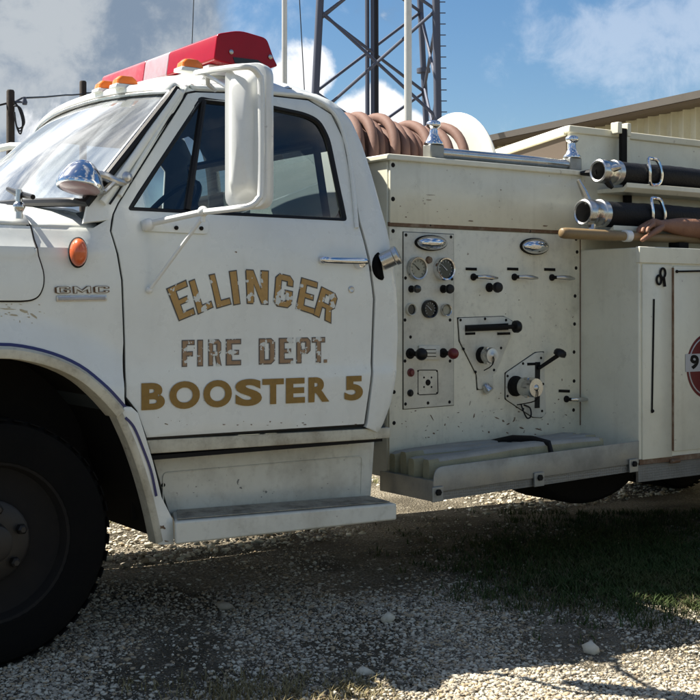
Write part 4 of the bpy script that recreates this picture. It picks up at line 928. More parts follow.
def gpl(name, l, m, par, Y=YP, off=-.006, thick=.005, bev=.0015):
    return panel(name, [ppoly(l, Y)], flat(Y), m, par, thick=thick, step=0, bevel=bev, off=off)
def gasket_or_shade_rim(l, par, d=.55, Y=YP): return panel('gasket_or_shade_rim', [ppoly(poly_offset(l, d), Y)], flat(Y), M['dark'], par, thick=.002, step=0, bevel=0, off=-.0025)  # dark backing plate drawn as the shadow gap around each plate
_r = random.Random(5)
sp_ = [(432, 418, .5, 4, -.5), (445, 425, .6, 1.6, 0), (470, 403, .5, 3, .2), (474, 416, .9, 2.4, .3), (497, 418, 3, .7, .3), (503, 421, 1.6, 1.0, 1), (508, 424, 2.2, .7, -.6), (514, 420, .8, 2.4, .6), (522, 428, 3.2, .7, .25), (538, 429, 4, .8, .3), (489, 432, 1, 1, 0), (548, 424, 1.2, .8, 0),
       (474, 448, 2, .6, 0), (519, 300, .8, .5, 0), (566, 415, 1.4, .6, .4), (562, 380, .5, 1.8, 0)] + [(_r.uniform(400, 572), _r.uniform(398, 445), _r.uniform(.3, 1.4), _r.uniform(.25, .8), _r.uniform(-.6, .6)) for _ in range(46)] + [(_r.uniform(396, 576), _r.uniform(236, 400), _r.uniform(.25, .7), _r.uniform(.2, .8), 0) for _ in range(22)]
scuffs0(sp_, flat(YP), lp, -.0012, 'rust')
scuffs0([(430, 195, 5, .5, .02), (428, 200, 4, .4, .02), (500, 190, .7, .5, 0), (470, 221, 3, .5, .05), (545, 226, 3, .6, .05), (405, 217, 1.2, .6, 0)] + [(_r.uniform(395, 575), _r.uniform(165, 222), _r.uniform(.2, .7), _r.uniform(.2, .5), 0) for _ in range(16)], flat(YP), up, -.0072, 'rust')
# grimy corner where the panel meets the cabinet
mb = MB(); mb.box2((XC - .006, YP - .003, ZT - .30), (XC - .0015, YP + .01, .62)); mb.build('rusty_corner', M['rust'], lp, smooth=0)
gp = gpl('gauge_plate', [(403, 232), (453, 234.5), (453, 405), (403, 409)], M['plate'], TR)
gasket_or_shade_rim([(403, 232), (453, 234.5), (453, 405), (403, 409)], gp)
rivets('rivet', [(406, 235), (451, 237), (405.5, 278), (452, 279), (405, 320), (450, 320), (405, 361), (450, 361), (405.5, 404), (428, 403), (449.5, 402), (410.5, 337)], YP - .006, .008, gp, h=.003)
rivets('rivet', [(418, 371), (437, 371), (418, 393.5), (437, 393), (424, 377.5), (431.5, 377.5), (424, 387), (431.5, 387)], YP - .006, .005, gp, h=.002)
rivets('socket', [(428, 382.5)], YP - .006, .015, gp, h=.005)
mb = MB(); mb.tube([at(x, y, YP - .006) for x, y in fillet([(418, 370), (437.5, 370), (438, 394), (418, 395)], 2, 2)], .0022, 5, closed=True); mb.build('outline_groove', M['dark'], gp)
def gauge(px, py, r, face, rim, mark=True, dep=.022):
    c = at(px, py, YP - .006); s_ = scale_at(px, YP); r = r * s_
    mb = MB(); mb.lathe(c, (0, -1, 0), [(0, r), (dep, r), (dep + .006, r * .95), (dep + .004, r * .84), (dep - .004, r * .82)], 28, cap1=False); g_ = mb.build('gauge', M[rim], gp)
    mb = MB(); mb.lathe(c, (0, -1, 0), [(dep - .006, r * .83), (dep - .005, r * .83)], 28); f = mb.build('dial', M[face], g_)
    if mark:
        mb = MB(); y = c.y - dep + .003
        for i in range(11):
            a = R(225 - 27 * i); u = Vector((math.cos(a), 0, math.sin(a))); v = Vector((-u.z, 0, u.x)); q = Vector((c.x, y, c.z))
            mb.face([mb.bm.verts.new(q + u * r * k + v * r * .022 * j) for k, j in ((.58, -1), (.74, -1), (.74, 1), (.58, 1))])
        a = R(140); u = Vector((math.cos(a), 0, math.sin(a))); v = Vector((-u.z, 0, u.x)); q = Vector((c.x, y - .001, c.z))
        mb.face([mb.bm.verts.new(q + u * r * k + v * r * .05 * j) for k, j in ((-.2, -1), (.62, -.3), (.62, .3), (-.2, 1))])
        mb.build('scale_marks', M['greymark' if face == 'gaugeblk' else 'dark'], f, smooth=0)
gauge(415.5, 268.5, 11.6, 'gauge', 'worn'); gauge(442, 269, 11.6, 'gaugeblk', 'chrome', dep=.03)
gauge(410, 309.5, 6.2, 'gaugeblk', 'plate', False, .012); gauge(428.5, 309, 9.2, 'gaugeblk', 'gaugeblk', dep=.016); gauge(445, 310, 6.2, 'gauge', 'worn', False, .012)
def knob(px, py, r, L_, m, par, name='knob', ln=.0, Y=YP - .006, ball=False, stem='dark'):
    c = at(px, py, Y); s_ = scale_at(px, YP); r = r * s_
    mb = MB(); mb.lathe(c, (0, -1, 0), [(0, r * .9), (.006, r * .9), (.008, r * .42), (L_ * .6, r * .42)], 14); k = mb.build(name, M[stem], par)
    mb = MB()
    if ball: mb.ball(c + Vector((0, -L_, 0)), r * 1.05)
    else: mb.lathe(c, (0, -1, 0), [(L_ * .55, r * .5), (L_ * .68, r * .95), (L_ * .85, r * 1.05), (L_, r * .9), (L_ * 1.04, r * .4)], 18)
    mb.build('grip', M[m], k, smooth=50)
knob(411, 289, 4.0, .055, 'gaugeblk', gp); knob(443, 289, 4.6, .060, 'black', gp)
knob(489, 287.5, 5.2, .075, 'black', lp, Y=YP)
knob(410, 353.5, 6.0, .085, 'black', gp, ball=True); knob(443, 353, 5.4, .075, 'redknob', gp, ball=True)
for x, y, r, m in ((410.5, 372.5, 3.8, 'redknob'), (410, 393, 3.2, 'black')):
    mb = MB(); c = at(x, y, YP - .006); s_ = scale_at(x, YP); mb.lathe(c, (0, -1, 0), [(0, r * s_ * 1.1), (.006, r * s_ * 1.1), (.008, r * s_ * .8), (.016, r * s_ * .6)], 16); mb.build('indicator_lamp', M[m], gp)
mb = MB(); mb.lathe(at(428.5, 260, YP - .006), (0, -1, 0), [(0, .018), (.012, .015)], 12); mb.build('vent_plug', M['rust'], gp)
sgp = gpl('slide_gauge', [(417, 345.5), (438, 345.5), (438, 359.5), (417, 359.5)], M['plate'], gp, off=-.016, thick=.009)
mb = MB()
for y in (349.5, 353, 356.5): mb.tube([at(420, y, YP - .0165), at(436, y, YP - .0165)], .0018, 5)
mb.build('slide_groove', M['dark'], sgp)
# chrome lamp hoods
def hood_lamp(px, py, w_, h_, par, Y):
    c = at(px, py, Y); s_ = scale_at(px, YP); a = w_ * s_ / 2 * 1.12; b = h_ * s_
    mb = MB(); mb.ball(c + Vector((0, -.004, 0)), 1, 28, (a * .97, .055, b * .52)); h = mb.build('lamp_hood', M['chrome'], par, smooth=70)
    mb = MB(); mb.prism([c + Vector((math.cos(q) * a * 1.02, -.001, math.sin(q) * b * .56)) for q in [2 * math.pi * k / 32 for k in range(32)]], (0, -.012, 0)); mb.build('base', M['dark'], h, smooth=0)
hood_lamp(430, 243, 35, 14, gp, YP - .006); hood_lamp(533.5, 246.5, 33, 15, lp, YP)
# pull levers with name plates
for px, py, nm in ((473, 277, 471), (514, 277, 512.5), (551.5, 277.5, 549.5), (566, 399, 564)):
    c = at(px, py, YP); gpl('name_plate', [(nm - 5.5, py - 9.5), (nm + 5.5, py - 9.2), (nm + 5.5, py - 6.4), (nm - 5.5, py - 6.8)] , M['dark'], lp, off=-.003, thick=.002, bev=0)
    mb = MB(); mb.lathe(c, (0, -1, 0), [(0, .017), (.008, .017), (.012, .009), (.04, .008)], 12); h = mb.build('pull_handle', M['dark'], lp)
    mb = MB(); mb.tube([c + Vector((0, -.035, 0)), c + Vector((.03, -.05, 0)), c + Vector((.075, -.05, -.003)), c + Vector((.115, -.045, -.005))], [.008, .011, .012, .006], 10); mb.build('grip', M['worn'], h)
# triangular discharge valve plate
vp = gpl('discharge_plate', fillet([(457.5, 318), (503, 316.5), (511.5, 321), (511, 333), (495.5, 371), (492, 374.5), (492, 388), (477, 389.5), (476, 374.5), (459, 341)], 2, 2), M['plate'], TR, off=-.008, thick=.007)
gasket_or_shade_rim([(457.5, 318), (503, 316.5), (511.5, 321), (511, 333), (495.5, 371), (492, 374.5), (492, 388), (477, 389.5), (476, 374.5), (459, 341)], vp)
rivets('rivet', [(460.5, 320), (485, 318.8), (506, 320), (463.5, 349), (501, 348), (475.5, 372), (494, 370)], YP - .008, .007, vp)
def lever(a, b, Y, par, bend=Vector((0, -.07, 0)), kr=7.5, st=.0):
    p0 = at(*a, Y); p1 = at(*b, Y); 
    mb = MB(); u = (p1 - p0).normalized(); v = Vector((0, -1, 0)).cross(u)
    mb.prism([p0 + v * .016, p1 + v * .016, p1 - v * .016, p0 - v * .016], (0, -.003, 0)); sl = mb.build('lever_slot', M['black'], par, smooth=0)
    mb = MB(); mb.cyl(p0.lerp(p1, st) + Vector((0, -.008, 0)), p1 + bend, .009, .011, n=10); lv = mb.build('lever', M['dark'], par)
    s_ = scale_at(a[0], YP); r = kr * s_; d = (p1 + bend - p0).normalized(); mb = MB(); mb.lathe(p1 + bend * 1.05, d, [(-.01, r * .5), (-.005, r * .95), (.012, r), (.024, r * .8), (.03, r * .3)], 18); mb.build('grip', M['black'], lv, smooth=50)
lever((465, 328.5), (508, 326.5), YP - .0085, vp, Vector((-.0, -.05, 0)), 6.5)
for x0, x1 in ((464, 474), (496, 509)): gpl('name_plate', [(x0, 332.5), (x1, 332.2), (x1, 334.6), (x0, 335)], M['dark'], vp, off=-.010, thick=.001, bev=0)
def outlet(px, py, r, L_, par, m1='dark', m2='worn', Y=YP - .008):
    c = at(px, py, Y); s_ = scale_at(px, YP); r = r * s_
    mb = MB(); mb.lathe(c, (0, -1, 0), [(0, r * 1.1), (.012, r * 1.1), (.014, r * .95), (L_ * .45, r * .95)], 24); o_ = mb.build('outlet', M[m1], par)
    mb = MB(); mb.lathe(c, (0, -1, 0), [(L_ * .42, r), (L_ * .55, r * 1.05), (L_ * .9, r * 1.05), (L_, r * .97), (L_ * 1.005, r * .35), (L_ * 1.02, r * .3), (L_ * 1.05, r * .1)], 24)
    for k in (0, 2.1, 4.2): mb.lathe(c + Vector((math.cos(k) * r * 1.05, -L_ * .72, math.sin(k) * r * 1.05)), (0, -1, 0), [(-.012, .008), (.012, .008)], 8)
    cp = mb.build('cap', M[m2], o_)
    mb = MB(); q = c + Vector((0, -L_, 0)); mb.tube(crom([q, q + Vector((.004, -.006, -r * .6)), q + Vector((0, .01, -r * 1.4)), c + Vector((0, -.015, -r * 2.0))], 4), .0028, 6); mb.build('chain', M['dark'], cp)
outlet(482, 355, 7.6, .075, vp, 'dark', 'worn')
mb = MB(); c = at(485, 386.5, YP - .008); mb.lathe(c + Vector((-.0, 0, .004)), (.2, -.4, -.5), [(0, .020), (.02, .024), (.036, .024), (.037, .004)], 16); mb.build('drain_outlet', M['worn'], vp)
# five-sided discharge valve plate
vq = gpl('discharge_plate', fillet([(505, 373), (535, 352.5), (543, 352), (545, 413), (541, 417.5), (532, 417), (505, 399)], 2, 2), M['plate'], TR, off=-.008, thick=.007)
gasket_or_shade_rim([(505, 373), (535, 352.5), (543, 352), (545, 413), (541, 417.5), (532, 417), (505, 399)], vq)
rivets('rivet', [(507.5, 376), (541, 358), (543, 384), (542, 411), (507.5, 396), (523, 363.5), (523, 409)], YP - .008, .007, vq)
lever((537, 408), (537.5, 362), YP - .0085, vq, Vector((.075, -.07, .035)), 6.5, .86)
gpl('name_plate', [(526, 362.7), (536, 362.4), (536, 365), (526, 365.4)], M['dark'], vq, off=-.010, thick=.001, bev=0)
outlet(515, 386, 9.3, .15, vq, 'dark', 'worn')
mb = MB(); mb.tube(crom([at(521, 404, YP - .012), at(523, 410, YP - .03), at(527, 418, YP - .03), at(531, 416, YP - .03), at(530, 408, YP - .02), at(524, 405, YP - .012)], 4), .004, 6); mb.build('drain_hose', M['black'], vq)
# fuel filler on the cab corner
p = C(383, 262); mb = MB(); mb.lathe(p + Vector((-.02, .03, -.02)), (.45, -.85, .12), [(0, .060), (.03, .060), (.034, .05)], 22, sx=.8); fc = mb.build('fuel_filler', M['rubber'], TR)
mb = MB(); q = p + Vector((-.005, -.002, .0)); mb.lathe(q, (.62, -.62, .40), [(0, .036), (.052, .036), (.056, .040), (.072, .040), (.076, .034), (.077, .004)], 22); mb.build('cap', M['worn'], fc)

# chrome rail and posts on the box top
pr = MB()
YR = YP + .03
a = at(452, 154.5, YR); b = at(580, 165.5, YR); zr = (a.z + b.z) / 2
pr.cyl((at(440, 150, YR).x, YR, zr), (at(572, 160, YR).x, YR, zr), .026, n=18); gr = pr.build('grab_rail', M['worn'], TR)
for px in (433.5, 572):
    c = at(px, 150, YR); s_ = scale_at(px, YR); zb_ = ZT + .014
    mb = MB(); mb.box2((c.x - .042, YR - .03, zb_), (c.x + .042, YR + .03, zr + .036)); mb.build('post_foot', M['alu'], gr, bevel=.006)
    mb = MB(); mb.lathe((c.x, YR, zr + .036), (0, 0, 1), [(0, .045), (.008, .046), (.022, .034), (.05, .021), (.075, .020), (.085, .032), (.09, .034), (.104, .034), (.112, .026)], 22); mb.build('bell_post', M['chrome'], gr, smooth=50)
# hose reel with the red booster hose
RC = at(451, 178, .84); XR = RC.x; RR = .345; zc = at(452, 114, .84).z - RR
rl = None
mb = MB(); mb.lathe((XR, .84, zc), (1, 0, 0), [(0, RR), (.008, RR + .006), (.02, RR), (.021, .05)], 56); rl = mb.build('hose_reel', M['reelwhite'], TR)
mb = MB(); mb.lathe((XB0 - .16, .84, zc), (1, 0, 0), [(0, RR), (.008, RR + .006), (.02, RR), (.021, .05)], 56); mb.build('flange', M['reelwhite'], rl)
mb = MB(); mb.cyl((XB0 - .15, .84, zc), (XR, .84, zc), .15, n=32); mb.build('drum', M['dark'], rl)
for j, (rad, n_c, ph) in enumerate(((.175, 14, 0.0), (.215, 13, .4), (.250, 11, .2))):
    mb = MB(); pts = []
    x0, x1 = XB0 - .10, XR - .15
    tot = n_c * 40
    for i in range(tot + 1):
        t = i / tot; a = 2 * math.pi * (n_c * t) + ph
        x = x0 + (x1 - x0) * (t if j % 2 == 0 else 1 - t)
        lo = rad + (.022 * math.sin(a * .37 + j) + .014 * math.sin(a * .9 + 2 * j) if j == 2 else .006 * math.sin(a * .37))
        sw = (.05 if j == 2 else .02) * math.sin(a + .6 + .21 * a * .1)
        pts.append((min(XR - .10, max(XB0 - .11, x + sw)), .84 + lo * math.sin(a), zc + lo * math.cos(a)))
    mb.tube(pts, .026, 10); mb.build('hose', M['redhose'], rl, smooth=60)

# ------------------------------------------------------------------ rear body: hose bed and side cabinet
XE = 6.3; ZH = at(640, 137, YP + .06).z; YH = YP + .06
mb = MB(); mb.box2((XB1 - .02, YH, ZT - .5), (XE, YH + .02, ZH)); mb.box2((XB1 - .02, YF - .02, ZT - .5), (XE, YF, ZH)); mb.box2((XE - .02, YH + .02, ZT - .5), (XE, YF - .02, ZH)); mb.box2((XB1, YH + .02, ZT - .5), (XE - .02, YF - .02, ZT - .46)); hb = mb.build('hose_bed', M['body'], TR, bevel=.003)
mb = MB(); mb.box2((XB1 - .035, YH - .015, ZH - .02), (XE + .01, YH + .03, ZH + .018)); mb.build('top_rail', M['cream'], hb, bevel=.006)
# sloped front coaming behind the rail
c0 = Vector((XB1 - .03, YH + .03, ZH)); c1 = atx(500, 151, XB1 - .03); c1 = c0 + (c1 - c0) * ((YF - c0.y) / (c1.y - c0.y))
mb = MB(); mb.prism([c0 + Vector((0, 0, .018)), c1 + Vector((0, 0, .018)), c1 + Vector((0, 0, -.03)), c0 + Vector((0, 0, -.03))], (.045, 0, 0)); mb.build('front_rail', M['cream'], hb, bevel=.004)
mb = MB(); mb.prism([c0 + Vector((.012, 0, -.03)), c1 + Vector((.012, 0, -.03)), Vector((c1.x + .012, c1.y, ZT - .05)), Vector((c0.x + .012, c0.y, ZT - .05))], (.02, 0, 0)); mb.build('front_board', M['soffit'], hb)
a = at(626.5, 122, YP - .02)
mb = MB(); mb.box2((a.x - .012, YP + .0, ZT - .22), (a.x + .026, YP + .022, a.z - .03)); mb.build('stake', M['dark'], hb)
mb = MB(); mb.box2((a.x - .045, YP - .004, a.z - .06), (a.x - .014, YP + .05, a.z)); mb.box2((a.x + .028, YP - .004, a.z - .07), (a.x + .055, YP + .05, a.z)); mb.box2((a.x + .028, YP + .0, ZT - .22), (a.x + .05, YP + .022, a.z - .07)); mb.build('stake_pocket', M['cream'], hb, bevel=.004)
mb = MB(); mb.box2((XB1, YP - .002, 1.3), (XE, YP + .012, ZT - .005)); mb.build('side_wall', M['body'], hb, bevel=.003)
# cabinet
YC = -.02; ZK = at(645, 247.5, YC).z; ZB = at(640, 464, YC).z
mb = MB(); mb.box2((XC, YC, ZB), (XE, YP + .06, ZK)); cab = mb.build('side_cabinet', M['body'], TR, bevel=.007, seg=3)
def cp(l): return [(p.x, p.z) for p in (at(x, y, YC) for x, y in l)]
zA = at(642, 263, YC).z; xD0 = at(672.5, 300, YC).x
mb = MB(); mb.box2((XC - .004, YC - .010, zA), (XE, YC + .02, ZK + .004)); mb.build('cornice', M['body'], cab, bevel=.004)
xs0 = at(641.5, 300, YC).x; xs1 = at(671, 300, YC).x; zD = at(672, 459, YC).z
panel('corner_panel', [[(xs0, ZB + .02), (xs1, ZB + .02), (xs1, zA - .006), (xs0, zA - .006)]], flat(YC), M['body'], cab, thick=.008, step=0, bevel=.002, off=-.008)
cdoor = panel('cabinet_door', [fillet([(xD0, ZB + .045), (xD0 + 1.1, ZB + .045), (xD0 + 1.1, zA - .012), (xD0, zA - .012)], .01, 3)], flat(YC), M['body'], cab, thick=.008, step=0, bevel=.002, off=-.008)
mb = MB(); mb.cyl((xD0 - .009, YC - .010, ZB + .05), (xD0 - .009, YC - .010, zA - .02), .006, n=8); mb.build('hinge', M['rust'], cdoor)
mb = MB(); mb.box2((XC, YC - .005, ZB - .004), (XE, YC + .01, ZB + .022)); mb.build('rusty_sill', M['rust'], cab)
mb = MB(); c = at(674, 461, YC - .01); mb.box(c, (.05, .014, .02)); mb.cyl(c + Vector((-.03, -.008, 0)), c + Vector((.03, -.008, 0)), .009); mb.build('latch', M['rust'], cab)
mb = MB(); mb.tube([at(654, 299, YC - .013), at(653.5, 330, YC - .013), at(652, 413, YC - .013)], .0045, 6); mb.ball(at(652.5, 411, YC - .013), .009); mb.build('stay_rod', M['dark'], cab)
mb = MB(); mb.tube([at(676, 271.5, YC - .012), at(700, 271, YC - .012), at(712, 271, YC - .012)], .005, 6); mb.ball(at(677, 271.5, YC - .012), .008); mb.build('door_stay', M['dark'], cdoor)
mb = MB(); c = at(662, 277.5, YC - .009)
for q, rr_ in (((0, 0, .022), .018), ((-.028, 0, -.012), .017)): mb.tube([c + Vector(q) + Vector((math.cos(t) * rr_, -.006, math.sin(t) * rr_ * 1.3)) for t in [2 * math.pi * k / 16 for k in range(16)]], .0055, 8, closed=True)
mb.tube([c + Vector((.006, -.006, .0)), c + Vector((.012, -.008, -.045))], .007, 8); mb.build('padlock_hasp', M['dark'], cab)
# round red emblem on the cabinet door
ec = at(708, 366, YC - .009); er = ec.x - at(686.5, 366, YC - .009).x
mb = MB(); mb.lathe(ec, (0, -1, 0), [(0, er), (.001, er)], 48); de = mb.build('round_decal', M['redknob'], cdoor, smooth=0)
mb = MB(); mb.tube([ec + Vector((math.cos(t) * er * .90, -.0015, math.sin(t) * er * .90)) for t in [2 * math.pi * k / 60 for k in range(60)]], .0035, 5, closed=True); mb.build('ring', M['greymark'], de)
mb = MB(); hgt = er * .27; mb.prism([ec + Vector((-er * 1.06, -.0016, -hgt + .02)), ec + Vector((er * 1.06, -.0016, -hgt + .02)), ec + Vector((er * 1.06, -.0016, hgt + .02)), ec + Vector((-er * 1.06, -.0016, hgt + .02))], (0, -.0008, 0)); mb.build('band', M['greymark'], de, smooth=0)
glyphs('lettering', [('9', ((688, 354.5), (697, 355), (688, 369), (697, 369.5)))], M['dark'], de, flat(YC), -.0125, .04)
mb = MB(); mb.box2((XB0, YF + .002, .44), (XE, 1.88, ZK)); mb.build('side_cabinet', M['body'], TR, bevel=.006)
mb = MB(); mb.box2((.38, W - .17, .29), (2.05, W + .04, .44)); mb.box2((1.70, W - .15, .44), (XB0 + .05, W - .02, .95)); mb.box2((.34, W - .05, .29), (.56, W + .0, .75)); mb.box2((.56, W - .19, .44), (1.70, W - .17, .72)); mb.build('running_board', M['skirt'], TR, bevel=.006)  # far running board, lengthened, with added boxes blocking sun under the truck
# diamond plate sill
zs0 = at(637, 483, YC).z
mb = MB(); mb.box2((XC, YC + .004, zs0), (XE, YC + .02, ZB - .006)); mb.build('kick_plate', M['diamond'], TR, bevel=.002)
mb = MB(); mb.box2((XC + .02, YC + .03, ZB - .3 + .28), (XE, YP, ZB - .01)); mb.build('cabinet_floor', M['dark'], TR)
# side step with its folded hose
X0 = at(434, 490, YC).x; X1 = XC - .004
zb0 = (at(434, 503, YC).z + at(636, 470, YC).z) / 2; zt0 = (at(440, 461, YC).z + at(636, 446, YC).z) / 2; zm = zb0 + (zt0 - zb0) * .40
def sz(x, z0, tilt=True): return z0 + ((x - X0) / (X1 - X0) - .5) * .03
xl0 = at(385, 480, YP).x
def quadbox(mb, xa, xb, ya, yb2, za, zb2):
    v = []
    for x in (xa, xb):
        for y in (ya, yb2):
            for z in (za, zb2): v.append(mb.bm.verts.new((x, y, sz(x, z))))
    for f in ((0, 1, 3, 2), (4, 6, 7, 5), (0, 4, 5, 1), (2, 3, 7, 6), (0, 2, 6, 4), (1, 5, 7, 3)): mb.face([v[i] for i in f])
mb = MB(); quadbox(mb, X0 + .003, X1, YC + .012, YP - .008, zm - .0, zm + .026); step_ = mb.build('side_step', M['alu'], TR)
mb = MB(); quadbox(mb, X0, X1, YC + .006, YC + .014, zb0, zm); mb.build('tread_strip', M['diamond'], step_)
mb = MB(); quadbox(mb, X0 - .006, X0 + .003, YC - .002, YP - .01, zb0, zm + .03); mb.build('end_plate', M['alu'], step_)
fp = fillet([(X0 - .004, zm - .02), (X1, zm - .02), (X1, zt0), (X0 - .004, zt0)], [0, 0, 0, .07], 6); fp = [(x, sz(x, z)) for x, z in fp]
panel('front_plate', [fp], flat(YC - .004), M['alu'], step_, thick=.006, step=0, bevel=.002)
for px in (436, 537.5, 632):
    x = at(px, 480, YC).x; mb = MB(); quadbox(mb, x - .03, x + .03, YC - .014, YC - .005, zb0, zm + .005); br = mb.build('bracket', M['alu'], step_, bevel=.002)
    mb = MB(); mb.lathe((x, YC - .014, sz(x, zb0 + .04)), (0, -1, 0), [(0, .015), (.01, .014)], 6); mb.build('bolt', M['dark'], br)
# ------------------------------------------------------------------ things carried on the truck
zf = at(432, 478.5, .03).z
fh = thing('folded_hose', 'flat olive canvas hose folded in layers on the aluminium side step', 'fire hose', (X0 + .6, .17, sz(X0 + .6, zf)))
mb = MB(); pts = []
LY = 4
for j in range(LY):
    yc = YP - .055 - j * .083; w_ = .043 + .003 * (j % 2); hgt = (zt0 + .022 + .008 * (j % 2)) ; xa = X0 + .03 + .012 * math.sin(j * 2.3) - .004 * j; xb = X1 - .13 - .05 * (j % 2)
    mb = MB(); nx = 26; rows = []
    for i in range(nx + 1):
        t = i / nx; x = xa + (xb - xa) * t; r = min(1, min(t, 1 - t) * nx / 2 + .45); wob = .006 * math.sin(7 * t + j) + .004 * math.sin(17 * t + 2 * j)
        top = hgt + .008 * math.sin(5 * t + j * 1.7); ring = []
        for y, z in ((-.8, 0), (-1, .1), (-1.04, .5), (-1, .86), (-.75, 1), (-.1, 1.02), (-.0, .985), (.1, 1.02), (.75, 1), (1, .86), (1.04, .5), (1, .1), (.8, 0)):
            ring.append((x, yc + y * w_ * r + wob, sz(x, zf + .003 + (top - zf) * z * (.9 + .1 * r))))
        rows.append(ring)
    mb.grid(rows)
    for e in (rows[0], rows[-1]): mb.face([mb.bm.verts.new(Vector(p)) for p in e])
    bmesh.ops.remove_doubles(mb.bm, verts=mb.bm.verts, dist=1e-5)
    mb.bm.normal_update(); bmesh.ops.recalc_face_normals(mb.bm, faces=mb.bm.faces)
    for f in mb.bm.faces: f.material_index = 1 if f.normal.z > .6 else 0
    lay = mb.build('hose_layer', [M['canvas'], M['canvasgrey']], fh, smooth=50)
mb = MB(); xk = at(520, 445, .15).x; zz = zt0 + .042
mb.tube([(xk - .03, .33, sz(xk, zz - .03)), (xk, .2, sz(xk, zz + .004)), (xk + .03, .1, sz(xk, zz + .008)), (xk + .05, .01, sz(xk, zz - .005)), (xk + .05, -.008, sz(xk, zz - .06))], .016, 8, sx=.35); mb.build('strap', M['black'], fh)

# two black suction hoses in their trays
def suction(ex, ey, r_px, Y, lab, lugs, hx):
    c = at(ex, ey, Y); s_ = scale_at(ex, Y); r = r_px * s_
    t = thing('suction_hose', lab, 'suction hose', (c.x + 1.2, c.y, c.z), 'hard suction hoses racked along the truck')
    mb = MB(); pts = [(c.x + .13 + 2.6 * k / 60, Y, c.z - .002 * math.sin(k * .5)) for k in range(61)]
    mb.tube(pts, [r * (1.0 + .025 * (i % 2)) for i in range(61)], 24); mb.build('tube', M['hoseblk'], t, smooth=40)
    mb = MB(); mb.lathe(c, (1, 0, 0), [(.12, r * .78), (.0, r * .78), (-.004, r * .9), (.0, r * 1.02), (.02, r * 1.06), (.05, r * 1.06), (.055, r * 1.0), (.10, r * 1.0), (.105, r * 1.09), (.135, r * 1.09), (.14, r * .9)], 30, cap0=False, cap1=False); cpg = mb.build('coupling', M['worn'], t, smooth=40)
    mb = MB(); mb.lathe(c + Vector((.10, 0, 0)), (1, 0, 0), [(0, r * .8), (.002, r * .8)], 24); mb.build('bore', M['black'], cpg)
    for a, L_, m in lugs:
        u = Vector((0, -math.sin(a), math.cos(a))) ; p = c + Vector((.045, 0, 0)) + u * r * .98
        mb = MB(); q = p + u * L_ + Vector((-L_ * .55 if L_ > .05 else .03, 0, 0)); mb.tube([p - u * .01, p.lerp(q, .5), q], [.020, .017, .010], 8); mb.build('lug_handle', M[m], cpg)
    hp = at(hx, ey, Y); mb = MB()
    x0 = hp.x; lp_ = [(x0 - .035, Y - r * 1.0, c.z - r * .75), (x0 - .045, Y - r * 1.12, c.z + r * .3), (x0 - .04, Y - r * .9, c.z + r * 1.28), (x0 - .0, Y - r * .8, c.z + r * 1.38), (x0 + .03, Y - r * .9, c.z + r * 1.2), (x0 + .045, Y - r * 1.12, c.z + r * .2), (x0 + .04, Y - r * 1.0, c.z - r * .7), (x0, Y - r * .92, c.z - r * .95)]
    mb.tube(crom(lp_, 4, True), .0095, 8, closed=True); mb.build('hold_down_clip', M['chrome'], t)
    # tray is part of the truck
    mb = MB(); z0 = c.z - r * 1.12
    mb.prism([(c.x + .15, Y - r * .95, z0 - .012), (c.x + .15, Y - r * .95, z0 + .012), (c.x + .15, Y - r * .5, z0 - .01), (c.x + .15, YP - .0, z0 - .01), (c.x + .15, YP - .0, z0 - .03), (c.x + .15, Y - r * .5, z0 - .034)], (2.6, 0, 0)); mb.build('hose_tray', M['body'], TR, bevel=.002)
    return c, r
suction(598, 171, 11.5, .22, 'upper black suction hose with chrome coupling racked below the hose bed rail', [(math.pi / 2 - .2, .03, 'worn'), (-math.pi / 2, .07, 'black'), (math.pi * .9, .03, 'black')], 646)
suction(583, 212.5, 13.0, .16, 'lower black suction hose whose coupling handle sticks up, just above the hand', [(-.15, .10, 'worn'), (math.pi * .9, .06, 'worn')], 648)
mb = MB(); a = at(625, 190, YP); mb.box2((a.x - .02, YP - .03, a.z - .1), (a.x + .02, YP - .003, a.z + .08)); mb.build('tray_bracket', M['dark'], TR)

# wooden handle lying along the cabinet top, under the hand
YW = .055
a = at(561, 233, YW); b = at(705, 239.5, YW); zw = (a.z + b.z) / 2
wh_ = thing('wooden_handle', 'worn wooden tool handle with a white taped band lying over the cabinet top', 'tool handle', ((a.x + b.x) / 2, YW, zw))
mb = MB(); mb.tube([(a.x, YW, zw), (a.x + .006, YW, zw), (a.x + .03, YW, zw), (a.x + .34, YW, zw - .002), (a.x + .42, YW, zw - .002), (b.x + .2, YW, zw - .002)], [.016, .024, .027, .026, .022, .022], 14); mb.build('shaft', M['wood'], wh_, smooth=50)
q = at(627, 235, YW); mb = MB(); mb.tube([(q.x - .022, YW, zw), (q.x - .02, YW, zw), (q.x + .018, YW, zw), (q.x + .02, YW, zw)], [.023, .0295, .0295, .023], 18); mb.build('taped_band', M['mirrorwhite'], wh_)
mb = MB(); mb.box2((XC + .35, YW - .03, ZK + .004), (XC + .42, YW + .04, zw - .022)); mb.box2((XC + 1.5, YW - .03, ZK + .004), (XC + 1.57, YW + .04, zw - .022)); mb.build('handle_rest', M['dark'], TR)

